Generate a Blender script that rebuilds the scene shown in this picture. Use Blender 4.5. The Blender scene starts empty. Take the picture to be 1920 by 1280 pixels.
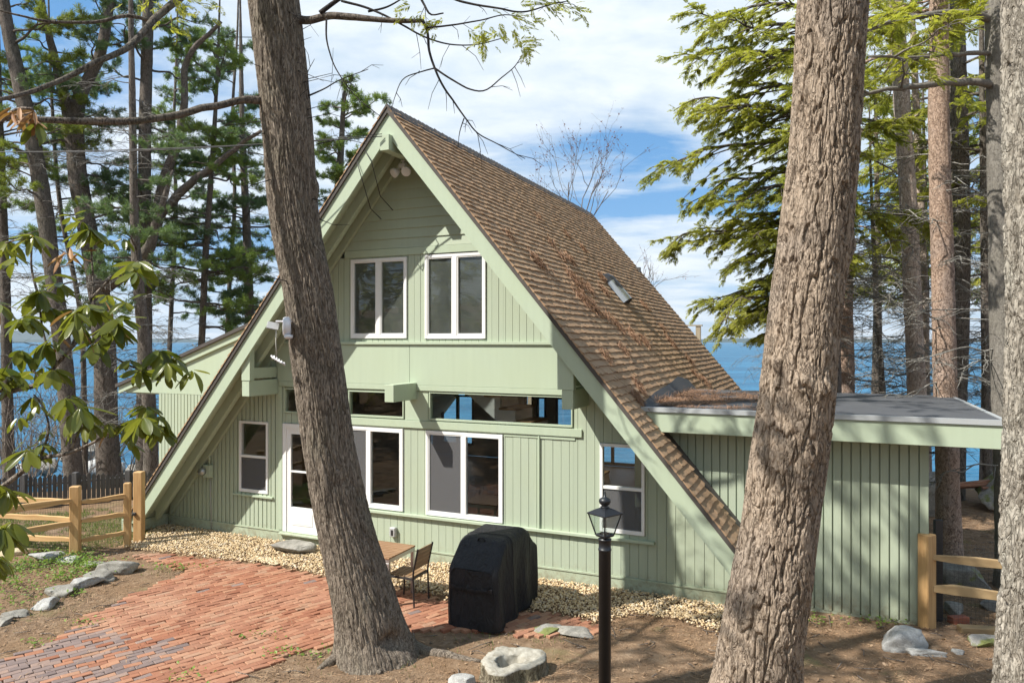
import bpy, math, random
import numpy as np
from mathutils import Vector, Matrix
R = math.radians
random.seed(7); rng = np.random.default_rng(7)
scene = bpy.context.scene
col = scene.collection

# ---------------------------------------------------------------- camera
FPX = 1347.0; CAMZ = 4.0
cam_d = bpy.data.cameras.new('camera'); cam = bpy.data.objects.new('camera', cam_d); col.objects.link(cam)
cam.location = (0, 0, CAMZ); cam.rotation_euler = (R(90), 0, 0)
cam_d.sensor_width = 36; cam_d.lens = 36 * FPX / 1920; cam_d.clip_start = .05; cam_d.clip_end = 30000
scene.camera = cam
def W(px, py, Y):                     # a measured bearing at a known distance, as a world point
    return np.array([(px - 960) / FPX * Y, Y, CAMZ - (py - 640) / FPX * Y])
def G(px, py, z=0.1):                 # a measured bearing met with the level z
    Y = (CAMZ - z) * FPX / (py - 640)
    return np.array([(px - 960) / FPX * Y, Y, z])

# ---------------------------------------------------------------- sun, sky, exposure
SUN = np.array([-1.256, -0.535, 1.53]); SUN /= np.linalg.norm(SUN)
sun_d = bpy.data.lights.new('sun', 'SUN'); sun = bpy.data.objects.new('sun', sun_d); col.objects.link(sun)
sun_d.energy = 5.0; sun_d.angle = R(.5); sun_d.color = (1, .955, .87)
sun.rotation_euler = Vector(SUN).to_track_quat('Z', 'Y').to_euler()
sun.location = (-8, -4, 20)
world = bpy.data.worlds.new('World'); scene.world = world; world.use_nodes = True
scene.view_settings.view_transform = 'Standard'; scene.view_settings.look = 'None'
scene.view_settings.gamma = 1; scene.view_settings.exposure = 0.62

class NT:                              # small node-tree builder
    def __init__(s, tree): s.t = tree; s.n = tree.nodes; s.l = tree.links
    def new(s, typ, **kw):
        n = s.n.new(typ)
        for k, v in kw.items():
            if k.startswith('i_'):
                key = k[2:]; key = int(key) if key.isdigit() else key.replace('_', ' ')
                s.set(n.inputs[key], v)
            else: setattr(n, k, v)
        return n
    def set(s, inp, v):
        if isinstance(v, bpy.types.NodeSocket): s.l.new(v, inp)
        elif isinstance(v, (tuple, list)) and len(v) == 3 and inp.type == 'RGBA': inp.default_value = (*v, 1)
        else: inp.default_value = v
    def math(s, op, a, b=0.0, clamp=False):
        n = s.n.new('ShaderNodeMath'); n.operation = op; n.use_clamp = clamp
        s.set(n.inputs[0], a); s.set(n.inputs[1], b); return n.outputs[0]
    def mix(s, f, a, b, mode='MIX'):
        n = s.n.new('ShaderNodeMix'); n.data_type = 'RGBA'; n.blend_type = mode
        s.set(n.inputs[0], f); s.set(n.inputs[6], a); s.set(n.inputs[7], b); return n.outputs[2]
    def noise(s, vec, scale, detail=4, rough=.55, dist=0.0, dim='3D'):
        n = s.n.new('ShaderNodeTexNoise'); n.noise_dimensions = dim
        s.set(n.inputs['Vector'], vec); s.set(n.inputs['Scale'], scale); s.set(n.inputs['Detail'], detail)
        s.set(n.inputs['Roughness'], rough); s.set(n.inputs['Distortion'], dist); return n.outputs['Fac']
    def ramp(s, f, *stops):
        n = s.n.new('ShaderNodeValToRGB'); e = n.color_ramp.elements
        while len(e) < len(stops): e.new(.5)
        for k, (p, c) in enumerate(stops):
            e[k].position = p
            if not isinstance(c, (tuple, list)): c = (c, c, c)
            e[k].color = (*c, 1)
        s.set(n.inputs[0], f); return n.outputs[0]
    def mapr(s, f, a, b, c=0.0, d=1.0):
        n = s.n.new('ShaderNodeMapRange'); s.set(n.inputs[0], f)
        for k, v in enumerate((a, b, c, d)): s.set(n.inputs[k + 1], v)
        return n.outputs[0]
    def scale(s, vec, v, rot=(0, 0, 0)):
        n = s.n.new('ShaderNodeMapping'); s.set(n.inputs['Vector'], vec)
        n.inputs['Scale'].default_value = v if isinstance(v, tuple) else (v, v, v); n.inputs['Rotation'].default_value = rot
        return n.outputs[0]
    def bump(s, h, strength=.4, dist=.02):
        n = s.n.new('ShaderNodeBump'); s.set(n.inputs['Height'], h); n.inputs['Strength'].default_value = strength
        n.inputs['Distance'].default_value = dist; return n.outputs[0]

# sky with drifting cloud, mapped on the real sky directions
t = NT(world.node_tree); world.node_tree.nodes.clear()
sky = t.new('ShaderNodeTexSky', sky_type='NISHITA', sun_disc=False, sun_elevation=math.asin(SUN[2]),
            sun_rotation=math.atan2(SUN[0], SUN[1]), air_density=1.0, dust_density=.35, ozone_density=3.0)
tc = t.new('ShaderNodeTexCoord')
sep = t.new('ShaderNodeSeparateXYZ', i_0=tc.outputs['Generated'])
den = t.math('ADD', t.math('MAXIMUM', sep.outputs[2], 0.0), .16)
cmb = t.new('ShaderNodeCombineXYZ', i_0=t.math('DIVIDE', sep.outputs[0], den), i_1=t.math('DIVIDE', sep.outputs[1], den), i_2=5.9)
vec = cmb.outputs[0]
n1 = t.noise(t.scale(vec, (.8, 1.15, 1), (0, 0, .5)), .85, 10, .56, .25)
n2 = t.noise(t.scale(vec, (.7, 1.9, 1), (0, 0, .35)), 1.7, 8, .6, .5)
cl = t.math('ADD', t.math('MULTIPLY', n1, .75), t.math('MULTIPLY', n2, .25))
cov = t.ramp(cl, (.43, 0), (.475, .45), (.525, .85), (.60, 1))
low = t.mapr(sep.outputs[2], .0, .13, .6, 0)
cov = t.math('MAXIMUM', t.math('MULTIPLY', cov, .96), low)
shade = t.noise(t.scale(vec, (1, 1.4, 1)), 2.2, 8, .6, .2)
ccol = t.mix(t.ramp(shade, (.38, 0), (.6, 1)), (4.9, 5.8, 6.6), (7.0, 7.4, 7.7))
blue = t.mix(.6, sky.outputs[0], (.85, 2.9, 5.9))
mixc = t.mix(cov, blue, ccol)
bg = t.new('ShaderNodeBackground', i_0=mixc, i_1=.096)
out = t.new('ShaderNodeOutputWorld', i_0=bg.outputs[0])

# ---------------------------------------------------------------- mesh helpers
class MB:
    """collects vertices and faces, then links them as one mesh object"""
    def __init__(s): s.V = []; s.F = []; s.n = 0; s.M = []
    def add(s, V, F, m=0):
        V = np.asarray(V, float).reshape(-1, 3); s.V.append(V)
        if isinstance(F, np.ndarray): s.F.append(F + s.n); s.M.append(np.full(len(F), m))
        else:
            for f in F: s.F.append(np.asarray([f]) + s.n); s.M.append(np.array([m]))
        s.n += len(V); return s
    def box(s, x0, x1, y0, y1, z0, z1, m=0):
        V = [(x0,y0,z0),(x1,y0,z0),(x1,y1,z0),(x0,y1,z0),(x0,y0,z1),(x1,y0,z1),(x1,y1,z1),(x0,y1,z1)]
        return s.add(V, np.array([(0,3,2,1),(4,5,6,7),(0,1,5,4),(1,2,6,5),(2,3,7,6),(3,0,4,7)]), m)
    def bbox(s, x0, x1, y0, y1, z0, z1, b=.006, m=0):     # box with bevelled edges
        V = []; 
        for z in (z0, z1):
            zi = z + (b if z == z0 else -b)
            V += [(x0+b,y0+b,z),(x1-b,y0+b,z),(x1-b,y1-b,z),(x0+b,y1-b,z)]
            V += [(x0,y0+b,zi),(x0+b,y0,zi),(x1-b,y0,zi),(x1,y0+b,zi),(x1,y1-b,zi),(x1-b,y1,zi),(x0+b,y1,zi),(x0,y1-b,zi)]
        F = [(3,2,1,0),(12,13,14,15)]
        for o, fl in ((0, False), (12, True)):
            q = [(0,1,6,5),(1,2,8,7),(2,3,10,9),(3,0,4,11)]; tr = [(0,5,4),(1,7,6),(2,9,8),(3,11,10)]
            for f in q + tr:
                f = tuple(o + k for k in f); F.append(f[::-1] if fl else f)
        for k in range(8):
            a, c = 4 + k, 4 + (k + 1) % 8; F.append((a, c, c + 12, a + 12))
        return s.add(V, F, m)
    def prism(s, poly, y0, y1, m=0):                       # polygon in x,z extruded along y
        n = len(poly); V = [(x, y0, z) for x, z in poly] + [(x, y1, z) for x, z in poly]
        F = [tuple(range(n)), tuple(range(2*n-1, n-1, -1))] + [(k, n+k, n+(k+1)%n, (k+1)%n) for k in range(n)]
        return s.add(V, F, m)
    def slab(s, poly, z0, z1, m=0):
        n = len(poly); V = [(x, y, z0) for x, y in poly] + [(x, y, z1) for x, y in poly]
        F = [tuple(range(n-1, -1, -1)), tuple(range(n, 2*n))] + [(k, (k+1)%n, n+(k+1)%n, n+k) for k in range(n)]
        return s.add(V, F, m)
    def tube(s, P, r, n=8, m=0, cap=True):
        P = np.asarray(P, float); k = len(P); r = np.broadcast_to(np.asarray(r, float), (k,))
        T = np.gradient(P, axis=0); T /= np.linalg.norm(T, axis=1)[:, None] + 1e-12
        a = np.array([0, 0, 1.]) if abs(T[0][2]) < .8 else np.array([1., 0, 0])
        U = np.cross(T, a); U /= np.linalg.norm(U, axis=1)[:, None] + 1e-12
        for i in range(1, k):
            if U[i] @ U[i-1] < 0: U[i] *= -1
        Vv = np.cross(T, U); th = np.arange(n) / n * 2 * math.pi
        ring = (U[:, None, :] * np.cos(th)[None, :, None] + Vv[:, None, :] * np.sin(th)[None, :, None]) * r[:, None, None] + P[:, None, :]
        i, j = np.meshgrid(np.arange(k-1), np.arange(n), indexing='ij'); j2 = (j + 1) % n
        F = np.stack([i*n+j, i*n+j2, (i+1)*n+j2, (i+1)*n+j], -1).reshape(-1, 4)
        s.add(ring.reshape(-1, 3), F, m)
        if cap: s.F += [np.arange(n)[None, ::-1] + s.n - n*k, np.arange(n)[None] + s.n - n]; s.M += [np.array([m])]*2
        return s
    def lathe(s, prof, c=(0, 0, 0), n=24, m=0, a0=0.0):
        th = np.arange(n) / n * 2 * math.pi + a0; prof = np.asarray(prof, float); k = len(prof)
        V = np.stack([prof[:, :1] * np.cos(th) + c[0], prof[:, :1] * np.sin(th) + c[1], np.repeat(prof[:, 1:] + c[2], n, 1)], -1).reshape(-1, 3)
        i, j = np.meshgrid(np.arange(k-1), np.arange(n), indexing='ij'); j2 = (j + 1) % n
        F = np.stack([i*n+j, i*n+j2, (i+1)*n+j2, (i+1)*n+j], -1).reshape(-1, 4)
        s.add(V, F, m); s.F += [np.arange(n)[None, ::-1] + s.n - n*k, np.arange(n)[None] + s.n - n]; s.M += [np.array([m])]*2
        return s
    def xf(s, M):                                          # transform everything collected so far
        M = np.array(M); s.V = [v @ M[:3, :3].T + M[:3, 3] for v in s.V]; return s
    def merge(s, o, m=0):                                  # take another collection in, as material slot m
        s.V += o.V; s.F += [f + s.n for f in o.F]; s.M += [np.full(len(f), m) for f in o.F]; s.n += o.n; return s
    def shift(s, d): s.V = [v + np.asarray(d) for v in s.V]; return s
    def obj(s, name, mats, parent=None, smooth=False, loc=None, rotz=0):
        V = np.concatenate(s.V); me = bpy.data.meshes.new(name)
        idx = np.concatenate([f.ravel() for f in s.F]).astype(np.int32)
        lens = np.concatenate([np.full(len(f), f.shape[1]) for f in s.F]).astype(np.int32)
        me.vertices.add(len(V)); me.vertices.foreach_set('co', V.astype(np.float32).ravel())
        me.loops.add(len(idx)); me.loops.foreach_set('vertex_index', idx)
        me.polygons.add(len(lens)); st = np.zeros(len(lens), np.int32); st[1:] = np.cumsum(lens)[:-1]
        me.polygons.foreach_set('loop_start', st)
        mats = mats if isinstance(mats, (list, tuple)) else [mats]
        for m in mats: me.materials.append(m)
        if len(mats) > 1: me.polygons.foreach_set('material_index', np.concatenate(s.M).astype(np.int32))
        me.polygons.foreach_set('use_smooth', np.full(len(lens), bool(smooth)))
        me.update(calc_edges=True); me.validate()
        o = bpy.data.objects.new(name, me); col.objects.link(o)
        if parent: o.parent = parent
        if loc is not None: o.location = tuple(loc)
        if rotz: o.rotation_euler = (0, 0, rotz)
        return o
def empty(name, loc=(0, 0, 0), rotz=0):
    o = bpy.data.objects.new(name, None); col.objects.link(o); o.location = tuple(loc); o.rotation_euler = (0, 0, rotz)
    o.empty_display_size = .2; return o
def tag(o, label=None, cat=None, group=None, kind=None):
    if label: o['label'] = label
    if cat: o['category'] = cat
    if group: o['group'] = group
    if kind: o['kind'] = kind
    return o

# noise on arrays
_T = rng.random((32, 32, 32))
def vnoise(x, y, z):
    x, y, z = np.broadcast_arrays(*(np.asarray(a, float) for a in (x, y, z)))
    xi, yi, zi = np.floor(x).astype(int), np.floor(y).astype(int), np.floor(z).astype(int)
    fx, fy, fz = x - xi, y - yi, z - zi
    fx, fy, fz = (f*f*(3-2*f) for f in (fx, fy, fz)); r = 0
    for a in (0, 1):
        for b in (0, 1):
            for c in (0, 1):
                w = (fx if a else 1-fx) * (fy if b else 1-fy) * (fz if c else 1-fz)
                r = r + w * _T[(xi+a) % 32, (yi+b) % 32, (zi+c) % 32]
    return r
def fbm(x, y, z, o=4):
    r = 0; a = .5; k = 1.0; s = 0
    for _ in range(o): r = r + a * vnoise(x*k+17*_, y*k, z*k); s += a; a *= .5; k *= 2.03
    return r / s
_ico = None
def ico(sub=2):
    import bmesh
    b = bmesh.new(); bmesh.ops.create_icosphere(b, subdivisions=sub, radius=1)
    V = np.array([v.co[:] for v in b.verts]); F = np.array([[v.index for v in f.verts] for f in b.faces]); b.free(); return V, F
def inst(mb, PV, PF, pos, Rm, sc, m=0):
    """copies of one small prototype merged into a mesh: pos (n,3), Rm (n,3,3), sc (n,) or (n,3)"""
    n = len(pos); sc = np.asarray(sc, float); sc = sc[:, None] if sc.ndim == 1 else sc
    V = np.einsum('nij,nkj->nki', Rm, PV[None] * sc[:, None, :]) + pos[:, None, :]
    F = PF[None] + (np.arange(n) * len(PV))[:, None, None]
    mb.add(V.reshape(-1, 3), F.reshape(-1, PF.shape[1]), m)
def rotz_m(a):
    c, s_ = np.cos(a), np.sin(a); o = np.zeros_like(a); l = np.ones_like(a)
    return np.stack([np.stack([c, -s_, o], -1), np.stack([s_, c, o], -1), np.stack([o, o, l], -1)], -2)
def frames(D, roll=None, up=(0, 0, 1)):
    """rotation matrices whose x axis is D; z axis leans to `up`, then rolled about x"""
    D = np.asarray(D, float); D = D / (np.linalg.norm(D, axis=1)[:, None] + 1e-9)
    Yv = np.cross(np.broadcast_to(np.asarray(up, float), D.shape), D); Yv /= np.linalg.norm(Yv, axis=1)[:, None] + 1e-6
    Z = np.cross(D, Yv)
    if roll is not None:
        c, s_ = np.cos(roll)[:, None], np.sin(roll)[:, None]; Yv, Z = Yv*c + Z*s_, Z*c - Yv*s_
    return np.stack([D, Yv, Z], -1)
def inside(poly, x, y):
    poly = np.asarray(poly); r = np.zeros(np.shape(x), bool); j = len(poly) - 1
    for i in range(len(poly)):
        xi, yi = poly[i][:2]; xj, yj = poly[j][:2]
        c = ((yi > y) != (yj > y)) & (x < (xj - xi) * (y - yi) / (yj - yi + 1e-12) + xi); r ^= c; j = i
    return r
# ---------------------------------------------------------------- materials
def newmat(name):
    m = bpy.data.materials.new(name); m.use_nodes = True; m.node_tree.nodes.clear(); t = NT(m.node_tree)
    o = t.new('ShaderNodeOutputMaterial'); b = t.new('ShaderNodeBsdfPrincipled'); t.l.new(b.outputs[0], o.inputs[0])
    tc = t.new('ShaderNodeTexCoord'); t.obj = tc.outputs['Object']; t.b = b; t.o = o
    return m, t
def island(t): return t.new('ShaderNodeNewGeometry').outputs['Random Per Island']
def simple(name, c, rough=.6, var=.12, scale=3, bump=.0, bscale=60, metal=0, spec=.5):
    m, t = newmat(name); n = t.noise(t.obj, scale, 5)
    t.set(t.b.inputs['Base Color'], t.mix(n, tuple(x*(1-var) for x in c), tuple(min(1, x*(1+var)) for x in c)))
    t.b.inputs['Roughness'].default_value = rough; t.b.inputs['Metallic'].default_value = metal
    t.b.inputs['Specular IOR Level'].default_value = spec
    if bump: t.l.new(t.bump(t.noise(t.obj, bscale, 4), bump, .01), t.b.inputs['Normal'])
    return m
def paint(name, c):
    m, t = newmat(name)
    st = t.noise(t.scale(t.obj, (9, 9, .7)), 1.2, 5, .6); bl = t.noise(t.obj, 1.1, 4); zz = t.new('ShaderNodeSeparateXYZ', i_0=t.obj).outputs[2]
    a = t.mix(t.ramp(st, (.3, 0), (.75, 1)), tuple(x*.93 for x in c), c)
    a = t.mix(t.math('MULTIPLY', t.ramp(bl, (.45, 0), (.7, 1)), .35), a, tuple(x*f for x, f in zip(c, (.97, .96, .86))))
    isl = island(t); a = t.mix(t.math('MULTIPLY', isl, .10), a, tuple(x*.8 for x in c))
    sp = t.math('MULTIPLY', t.mapr(t.math('ADD', zz, t.math('MULTIPLY', t.noise(t.obj, 9, 5, .7), .5)), .35, .66, .85, 0), t.ramp(t.noise(t.obj, 14, 5, .7), (.4, .2), (.65, 1)))
    a = t.mix(sp, a, (.24, .20, .13))                      # splashed soil along the foot of the walls
    chip = t.ramp(t.noise(t.obj, 26, 3, .8), (.70, 0), (.74, .6)); a = t.mix(chip, a, tuple(x*.62 for x in c))
    t.set(t.b.inputs['Base Color'], a); t.b.inputs['Roughness'].default_value = .55
    t.b.inputs['Specular IOR Level'].default_value = .3
    t.l.new(t.bump(t.noise(t.scale(t.obj, (60, 60, 6)), 1.5, 4), .12, .004), t.b.inputs['Normal'])
    return m
SAGE = (.415, .475, .365)
M = {}
M['sage'] = paint('sage_paint', SAGE)
M['sage_trim'] = paint('sage_trim_paint', (.44, .515, .39))
M['white'] = simple('white_vinyl', (.80, .80, .79), .4, .03)
M['inwall'] = simple('interior_plaster', (.70, .69, .66), .9, .05)
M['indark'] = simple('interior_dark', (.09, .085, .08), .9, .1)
M['inwhite'] = simple('interior_white_stringer', (.86, .86, .87), .6, .03)
M['dark_metal'] = simple('dark_metal', (.03, .03, .032), .45, .2, 8)
M['black_paint'] = simple('black_lamp_paint', (.011, .0125, .0165), .42, .3, 14, .08, 90)
M['grey_metal'] = simple('galvanised_metal', (.45, .46, .47), .35, .1, 6, 0, 60, .8)
M['rubber_roof'] = simple('grey_membrane_roof', (.075, .078, .085), .8, .3, 1.6, .15, 30)
M['drip'] = simple('pale_metal_drip_edge', (.40, .42, .43), .4, .06, 4)
M['plastic'] = simple('white_plastic', (.72, .71, .74), .35, .05)
M['outlet'] = simple('grey_outlet', (.42, .42, .42), .4, .05)
M['wire'] = simple('black_cable', (.02, .02, .022), .5, .2)
M['wire_pale'] = simple('pale_cable', (.45, .44, .40), .6, .1)
M['concrete'] = simple('dark_foundation', (.05, .042, .036), .9, .3, 5, .3, 40)
M['red_brick'] = simple('loose_brick', (.36, .12, .07), .85, .25, 9, .3, 60)
M['mesh_wire'] = simple('mesh_wire', (.04, .04, .04), .5, .1)

def glass(name, tint, refl=1.0, dust=0.0):
    m, t = newmat(name); fr = t.new('ShaderNodeLayerWeight'); fr.inputs[0].default_value = .5
    tr = t.new('ShaderNodeBsdfTransparent'); tr.inputs[0].default_value = (*tint, 1)
    gl = t.new('ShaderNodeBsdfGlossy'); gl.inputs['Roughness'].default_value = .0
    wob = t.bump(t.noise(t.obj, 1.6, 1), .05, .02); t.l.new(wob, gl.inputs['Normal'])
    mx = t.new('ShaderNodeMixShader'); f = t.math('MULTIPLY', t.math('ADD', t.math('MULTIPLY', t.math('POWER', fr.outputs['Facing'], 5.0), .92), .055), refl, True)
    t.l.new(f, mx.inputs[0]); t.l.new(tr.outputs[0], mx.inputs[1]); t.l.new(gl.outputs[0], mx.inputs[2])
    if dust:
        df = t.new('ShaderNodeBsdfDiffuse'); df.inputs[0].default_value = (.42, .46, .43, 1); m2 = t.new('ShaderNodeMixShader')
        t.l.new(t.math('MULTIPLY', t.ramp(t.noise(t.obj, 2.5, 4), (.3, .5), (.7, 1)), dust), m2.inputs[0]); t.l.new(mx.outputs[0], m2.inputs[1]); t.l.new(df.outputs[0], m2.inputs[2]); mx = m2
    t.l.new(mx.outputs[0], t.o.inputs[0]); return m
M['dusty_glass'] = glass('dusty_window_glass', (.70, .73, .71), 1.0, .13)
M['glass'] = glass('window_glass', (.86, .88, .87))
M['clear'] = glass('lantern_glass', (.93, .95, .94), .8)
m, t = newmat('insect_screen'); tr = t.new('ShaderNodeBsdfTransparent'); df = t.new('ShaderNodeBsdfDiffuse'); df.inputs[0].default_value = (.15, .15, .155, 1)
mx = t.new('ShaderNodeMixShader'); mx.inputs[0].default_value = .62
t.l.new(tr.outputs[0], mx.inputs[1]); t.l.new(df.outputs[0], mx.inputs[2]); t.l.new(mx.outputs[0], t.o.inputs[0]); M['screen'] = m

m, t = newmat('asphalt_shingle')          # brown laminated shingles, each its own shade
isl = island(t); n = t.noise(t.obj, 240, 2, .7); n2 = t.noise(t.obj, 1.1, 5); n3 = t.noise(t.scale(t.obj, (1, 60, 1)), 1, 3)
a = t.ramp(isl, (0, (.355, .225, .132)), (.5, (.40, .26, .156)), (1, (.445, .30, .188)))
a = t.mix(t.math('MULTIPLY', n, .3), a, (.23, .155, .10)); a = t.mix(t.math('MULTIPLY', t.ramp(n2, (.4, 0), (.75, 1)), .4), a, (.48, .34, .21))
a = t.mix(t.math('MULTIPLY', t.ramp(n3, (.5, 0), (.6, 1)), .2), a, (.28, .20, .145))
t.set(t.b.inputs['Base Color'], a); t.b.inputs['Roughness'].default_value = .95; t.b.inputs['Specular IOR Level'].default_value = .15
t.l.new(t.bump(n, .5, .004), t.b.inputs['Normal']); M['shingle'] = m

def bark(name, dark, mid, pale, zs=.18, fine=70, lich=None, f=16, cw=.08, bd=.02, cm=.75):
    m, t = newmat(name); v = t.scale(t.obj, (1, 1, zs))
    n1 = t.noise(v, f, 3, .55, .8); n2 = t.noise(v, f*2.4, 3, .6, .5); fn = t.noise(v, fine, 5, .7); c = t.noise(t.obj, 1.3, 4)
    ab = lambda n: t.math('ABSOLUTE', t.math('SUBTRACT', n, .5))
    c1 = t.mapr(ab(n1), 0, cw/2); c2 = t.mapr(ab(n2), 0, cw/2)
    colr = t.ramp(fn, (.30, mid), (.70, pale)); colr = t.mix(t.math('MULTIPLY', t.ramp(c, (.35, 0), (.65, 1)), .35), colr, mid)
    if lich: colr = t.mix(t.math('MULTIPLY', t.ramp(c, (.50, 0), (.62, 1)), .5), colr, lich)
    k = t.math('MULTIPLY', t.math('ADD', t.math('MULTIPLY', c1, cm), 1 - cm), t.math('ADD', t.math('MULTIPLY', c2, .4), .6))
    colr = t.mix(k, dark, colr)
    t.set(t.b.inputs['Base Color'], colr); t.b.inputs['Roughness'].default_value = .92; t.b.inputs['Specular IOR Level'].default_value = .15
    h = t.math('ADD', t.math('ADD', c1, t.math('MULTIPLY', c2, .45)), t.math('MULTIPLY', fn, .6)); t.l.new(t.bump(h, .8, bd), t.b.inputs['Normal']); return m
M['bark_stringy'] = bark('stringy_bark', (.07, .053, .041), (.195, .155, .122), (.41, .35, .285), .13, 75, (.24, .215, .165), 28, .08, .018)
M['bark_plated'] = bark('plated_bark', (.095, .066, .046), (.27, .205, .152), (.46, .375, .295), .30, 45, (.30, .25, .21), 13, .07, .02)
M['bark_grey'] = bark('pale_grey_bark', (.17, .145, .115), (.28, .25, .21), (.45, .41, .35), .28, 34, (.46, .44, .38), 13, .08, .026, .2)
M['bark_smooth'] = bark('smooth_grey_bark', (.07, .062, .055), (.16, .145, .125), (.27, .25, .22), .5, 30, (.20, .185, .155), 14, .05, .008, .3)
M['bark_dark'] = bark('dark_pine_bark', (.042, .034, .029), (.135, .112, .094), (.29, .25, .215), .3, 60, (.16, .15, .12))
M['bark_red'] = bark('reddish_scaly_bark', (.13, .08, .055), (.37, .25, .18), (.58, .44, .35), .6, 40, (.36, .30, .27))
M['bark_pale'] = bark('pale_pinkish_bark', (.16, .115, .09), (.46, .36, .29), (.64, .54, .46), .5, 40, (.30, .26, .24))
M['twig'] = bark('bare_twig', (.08, .062, .052), (.20, .165, .14), (.34, .29, .25), .5, 40)
M['twig_dead'] = bark('grey_dead_twig', (.12, .11, .095), (.27, .255, .225), (.42, .40, .36), .5, 40)
M['twig_dark'] = bark('dark_twig', (.02, .018, .018), (.05, .045, .045), (.10, .09, .085), .5, 40)

def leaf(name, c0, c1, transl=.3, rough=.5, scale=1.3, isl_amt=.5):
    m, t = newmat(name); n = t.noise(t.obj, scale, 3); isl = island(t)
    f = t.math('ADD', t.math('MULTIPLY', t.ramp(n, (.35, 0), (.65, 1)), 1 - isl_amt), t.math('MULTIPLY', isl, isl_amt))
    a = t.mix(f, c0, c1); t.set(t.b.inputs['Base Color'], a); t.b.inputs['Roughness'].default_value = rough
    t.b.inputs['Specular IOR Level'].default_value = .35
    tl = t.new('ShaderNodeBsdfTranslucent'); t.set(tl.inputs[0], t.mix(.5, a, (c1[0]*1.6, c1[1]*1.7, c1[2]*.6)))
    mx = t.new('ShaderNodeMixShader'); mx.inputs[0].default_value = transl
    t.l.new(t.b.outputs[0], mx.inputs[1]); t.l.new(tl.outputs[0], mx.inputs[2]); t.l.new(mx.outputs[0], t.o.inputs[0]); return m
M['needle_blue'] = leaf('bluish_pine_needles', (.055, .10, .055), (.19, .27, .11), .25)
M['needle_green'] = leaf('green_pine_needles', (.085, .135, .04), (.27, .35, .09), .3)
M['needle_yellow'] = leaf('yellow_green_needles', (.08, .115, .025), (.30, .34, .075), .35)
M['hemlock'] = leaf('hemlock_needles', (.11, .135, .032), (.44, .43, .09), .52, .5, .6, .35)
M['rhodo'] = leaf('rhododendron_leaf', (.04, .07, .016), (.225, .235, .042), .38, .26, 3, .6)
M['rhodo_brown'] = leaf('wilted_leaf', (.22, .09, .035), (.50, .30, .16), .2, .6, 5, .7)
M['bud'] = leaf('reddish_buds', (.10, .04, .035), (.26, .11, .09), .3)
M['weed'] = leaf('weed_leaf', (.09, .17, .03), (.26, .38, .08), .35, .5, 4, .6)
M['grass'] = leaf('grass_blade', (.06, .11, .025), (.18, .24, .07), .3, .6, 4, .6)
M['litter'] = leaf('fallen_needles', (.18, .105, .062), (.50, .33, .20), .1, .8, 2, .75)
M['roof_litter'] = leaf('rust_needles', (.19, .10, .06), (.42, .26, .165), .1, .8, 3, .7)
M['roof_edge'] = simple('dark_roof_edge', (.075, .065, .058), .8, .25, 5)
M['dryleaf'] = leaf('dry_leaf', (.16, .09, .05), (.46, .33, .22), .15, .8, 4, .8)

m, t = newmat('forest_floor')
p = t.obj; a = t.noise(p, .55, 5, .6); b = t.noise(p, 7, 6, .7); c = t.noise(t.scale(p, (1, 1, 1)), 42, 4, .7); g = t.noise(p, .9, 4, .6, .5)
base = t.ramp(b, (.28, (.11, .072, .046)), (.5, (.25, .172, .112)), (.72, (.43, .32, .22)))
base = t.mix(t.ramp(a, (.4, 0), (.62, .65)), base, (.29, .18, .10)); base = t.mix(t.math('MULTIPLY', c, .5), base, (.12, .08, .055))
base = t.mix(t.math('MULTIPLY', t.ramp(g, (.60, 0), (.70, 1)), t.ramp(c, (.4, .2), (.6, .8))), base, (.17, .18, .07))
t.set(t.b.inputs['Base Color'], base); t.b.inputs['Roughness'].default_value = .95; t.b.inputs['Specular IOR Level'].default_value = .1
t.l.new(t.bump(t.math('ADD', b, c), .8, .03), t.b.inputs['Normal']); M['floor'] = m

m, t = newmat('paving_brick'); isl = island(t); n = t.noise(t.obj, 30, 5, .65); n2 = t.noise(t.obj, .8, 3)
a = t.ramp(isl, (0, (.24, .095, .055)), (.5, (.335, .145, .084)), (.85, (.41, .215, .13)), (1, (.34, .21, .14)))
a = t.mix(t.math('MULTIPLY', n, .45), a, (.25, .11, .07)); a = t.mix(t.math('MULTIPLY', t.ramp(n2, (.40, 0), (.62, 1)), .30), a, (.42, .265, .185))
t.set(t.b.inputs['Base Color'], a); t.b.inputs['Roughness'].default_value = .85; t.b.inputs['Specular IOR Level'].default_value = .2
t.l.new(t.bump(n, .5, .006), t.b.inputs['Normal']); M['brick'] = m
m, t = newmat('grey_paving_brick'); isl = island(t); n = t.noise(t.obj, 30, 5, .65)
a = t.ramp(isl, (0, (.17, .125, .115)), (.55, (.24, .175, .155)), (1, (.33, .22, .17)))
a = t.mix(t.math('MULTIPLY', n, .45), a, (.12, .09, .085)); t.set(t.b.inputs['Base Color'], a); t.b.inputs['Roughness'].default_value = .85
t.l.new(t.bump(n, .5, .006), t.b.inputs['Normal']); M['brick_grey'] = m

m, t = newmat('river_pebble'); isl = island(t); n = t.noise(t.obj, 60, 3)
a = t.ramp(isl, (0, (.42, .29, .15)), (.35, (.58, .43, .24)), (.7, (.70, .55, .345)), (.93, (.62, .54, .42)), (1, (.36, .30, .25)))
t.set(t.b.inputs['Base Color'], t.mix(t.math('MULTIPLY', n, .3), a, (.45, .33, .20))); t.b.inputs['Roughness'].default_value = .8; M['pebble'] = m

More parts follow.
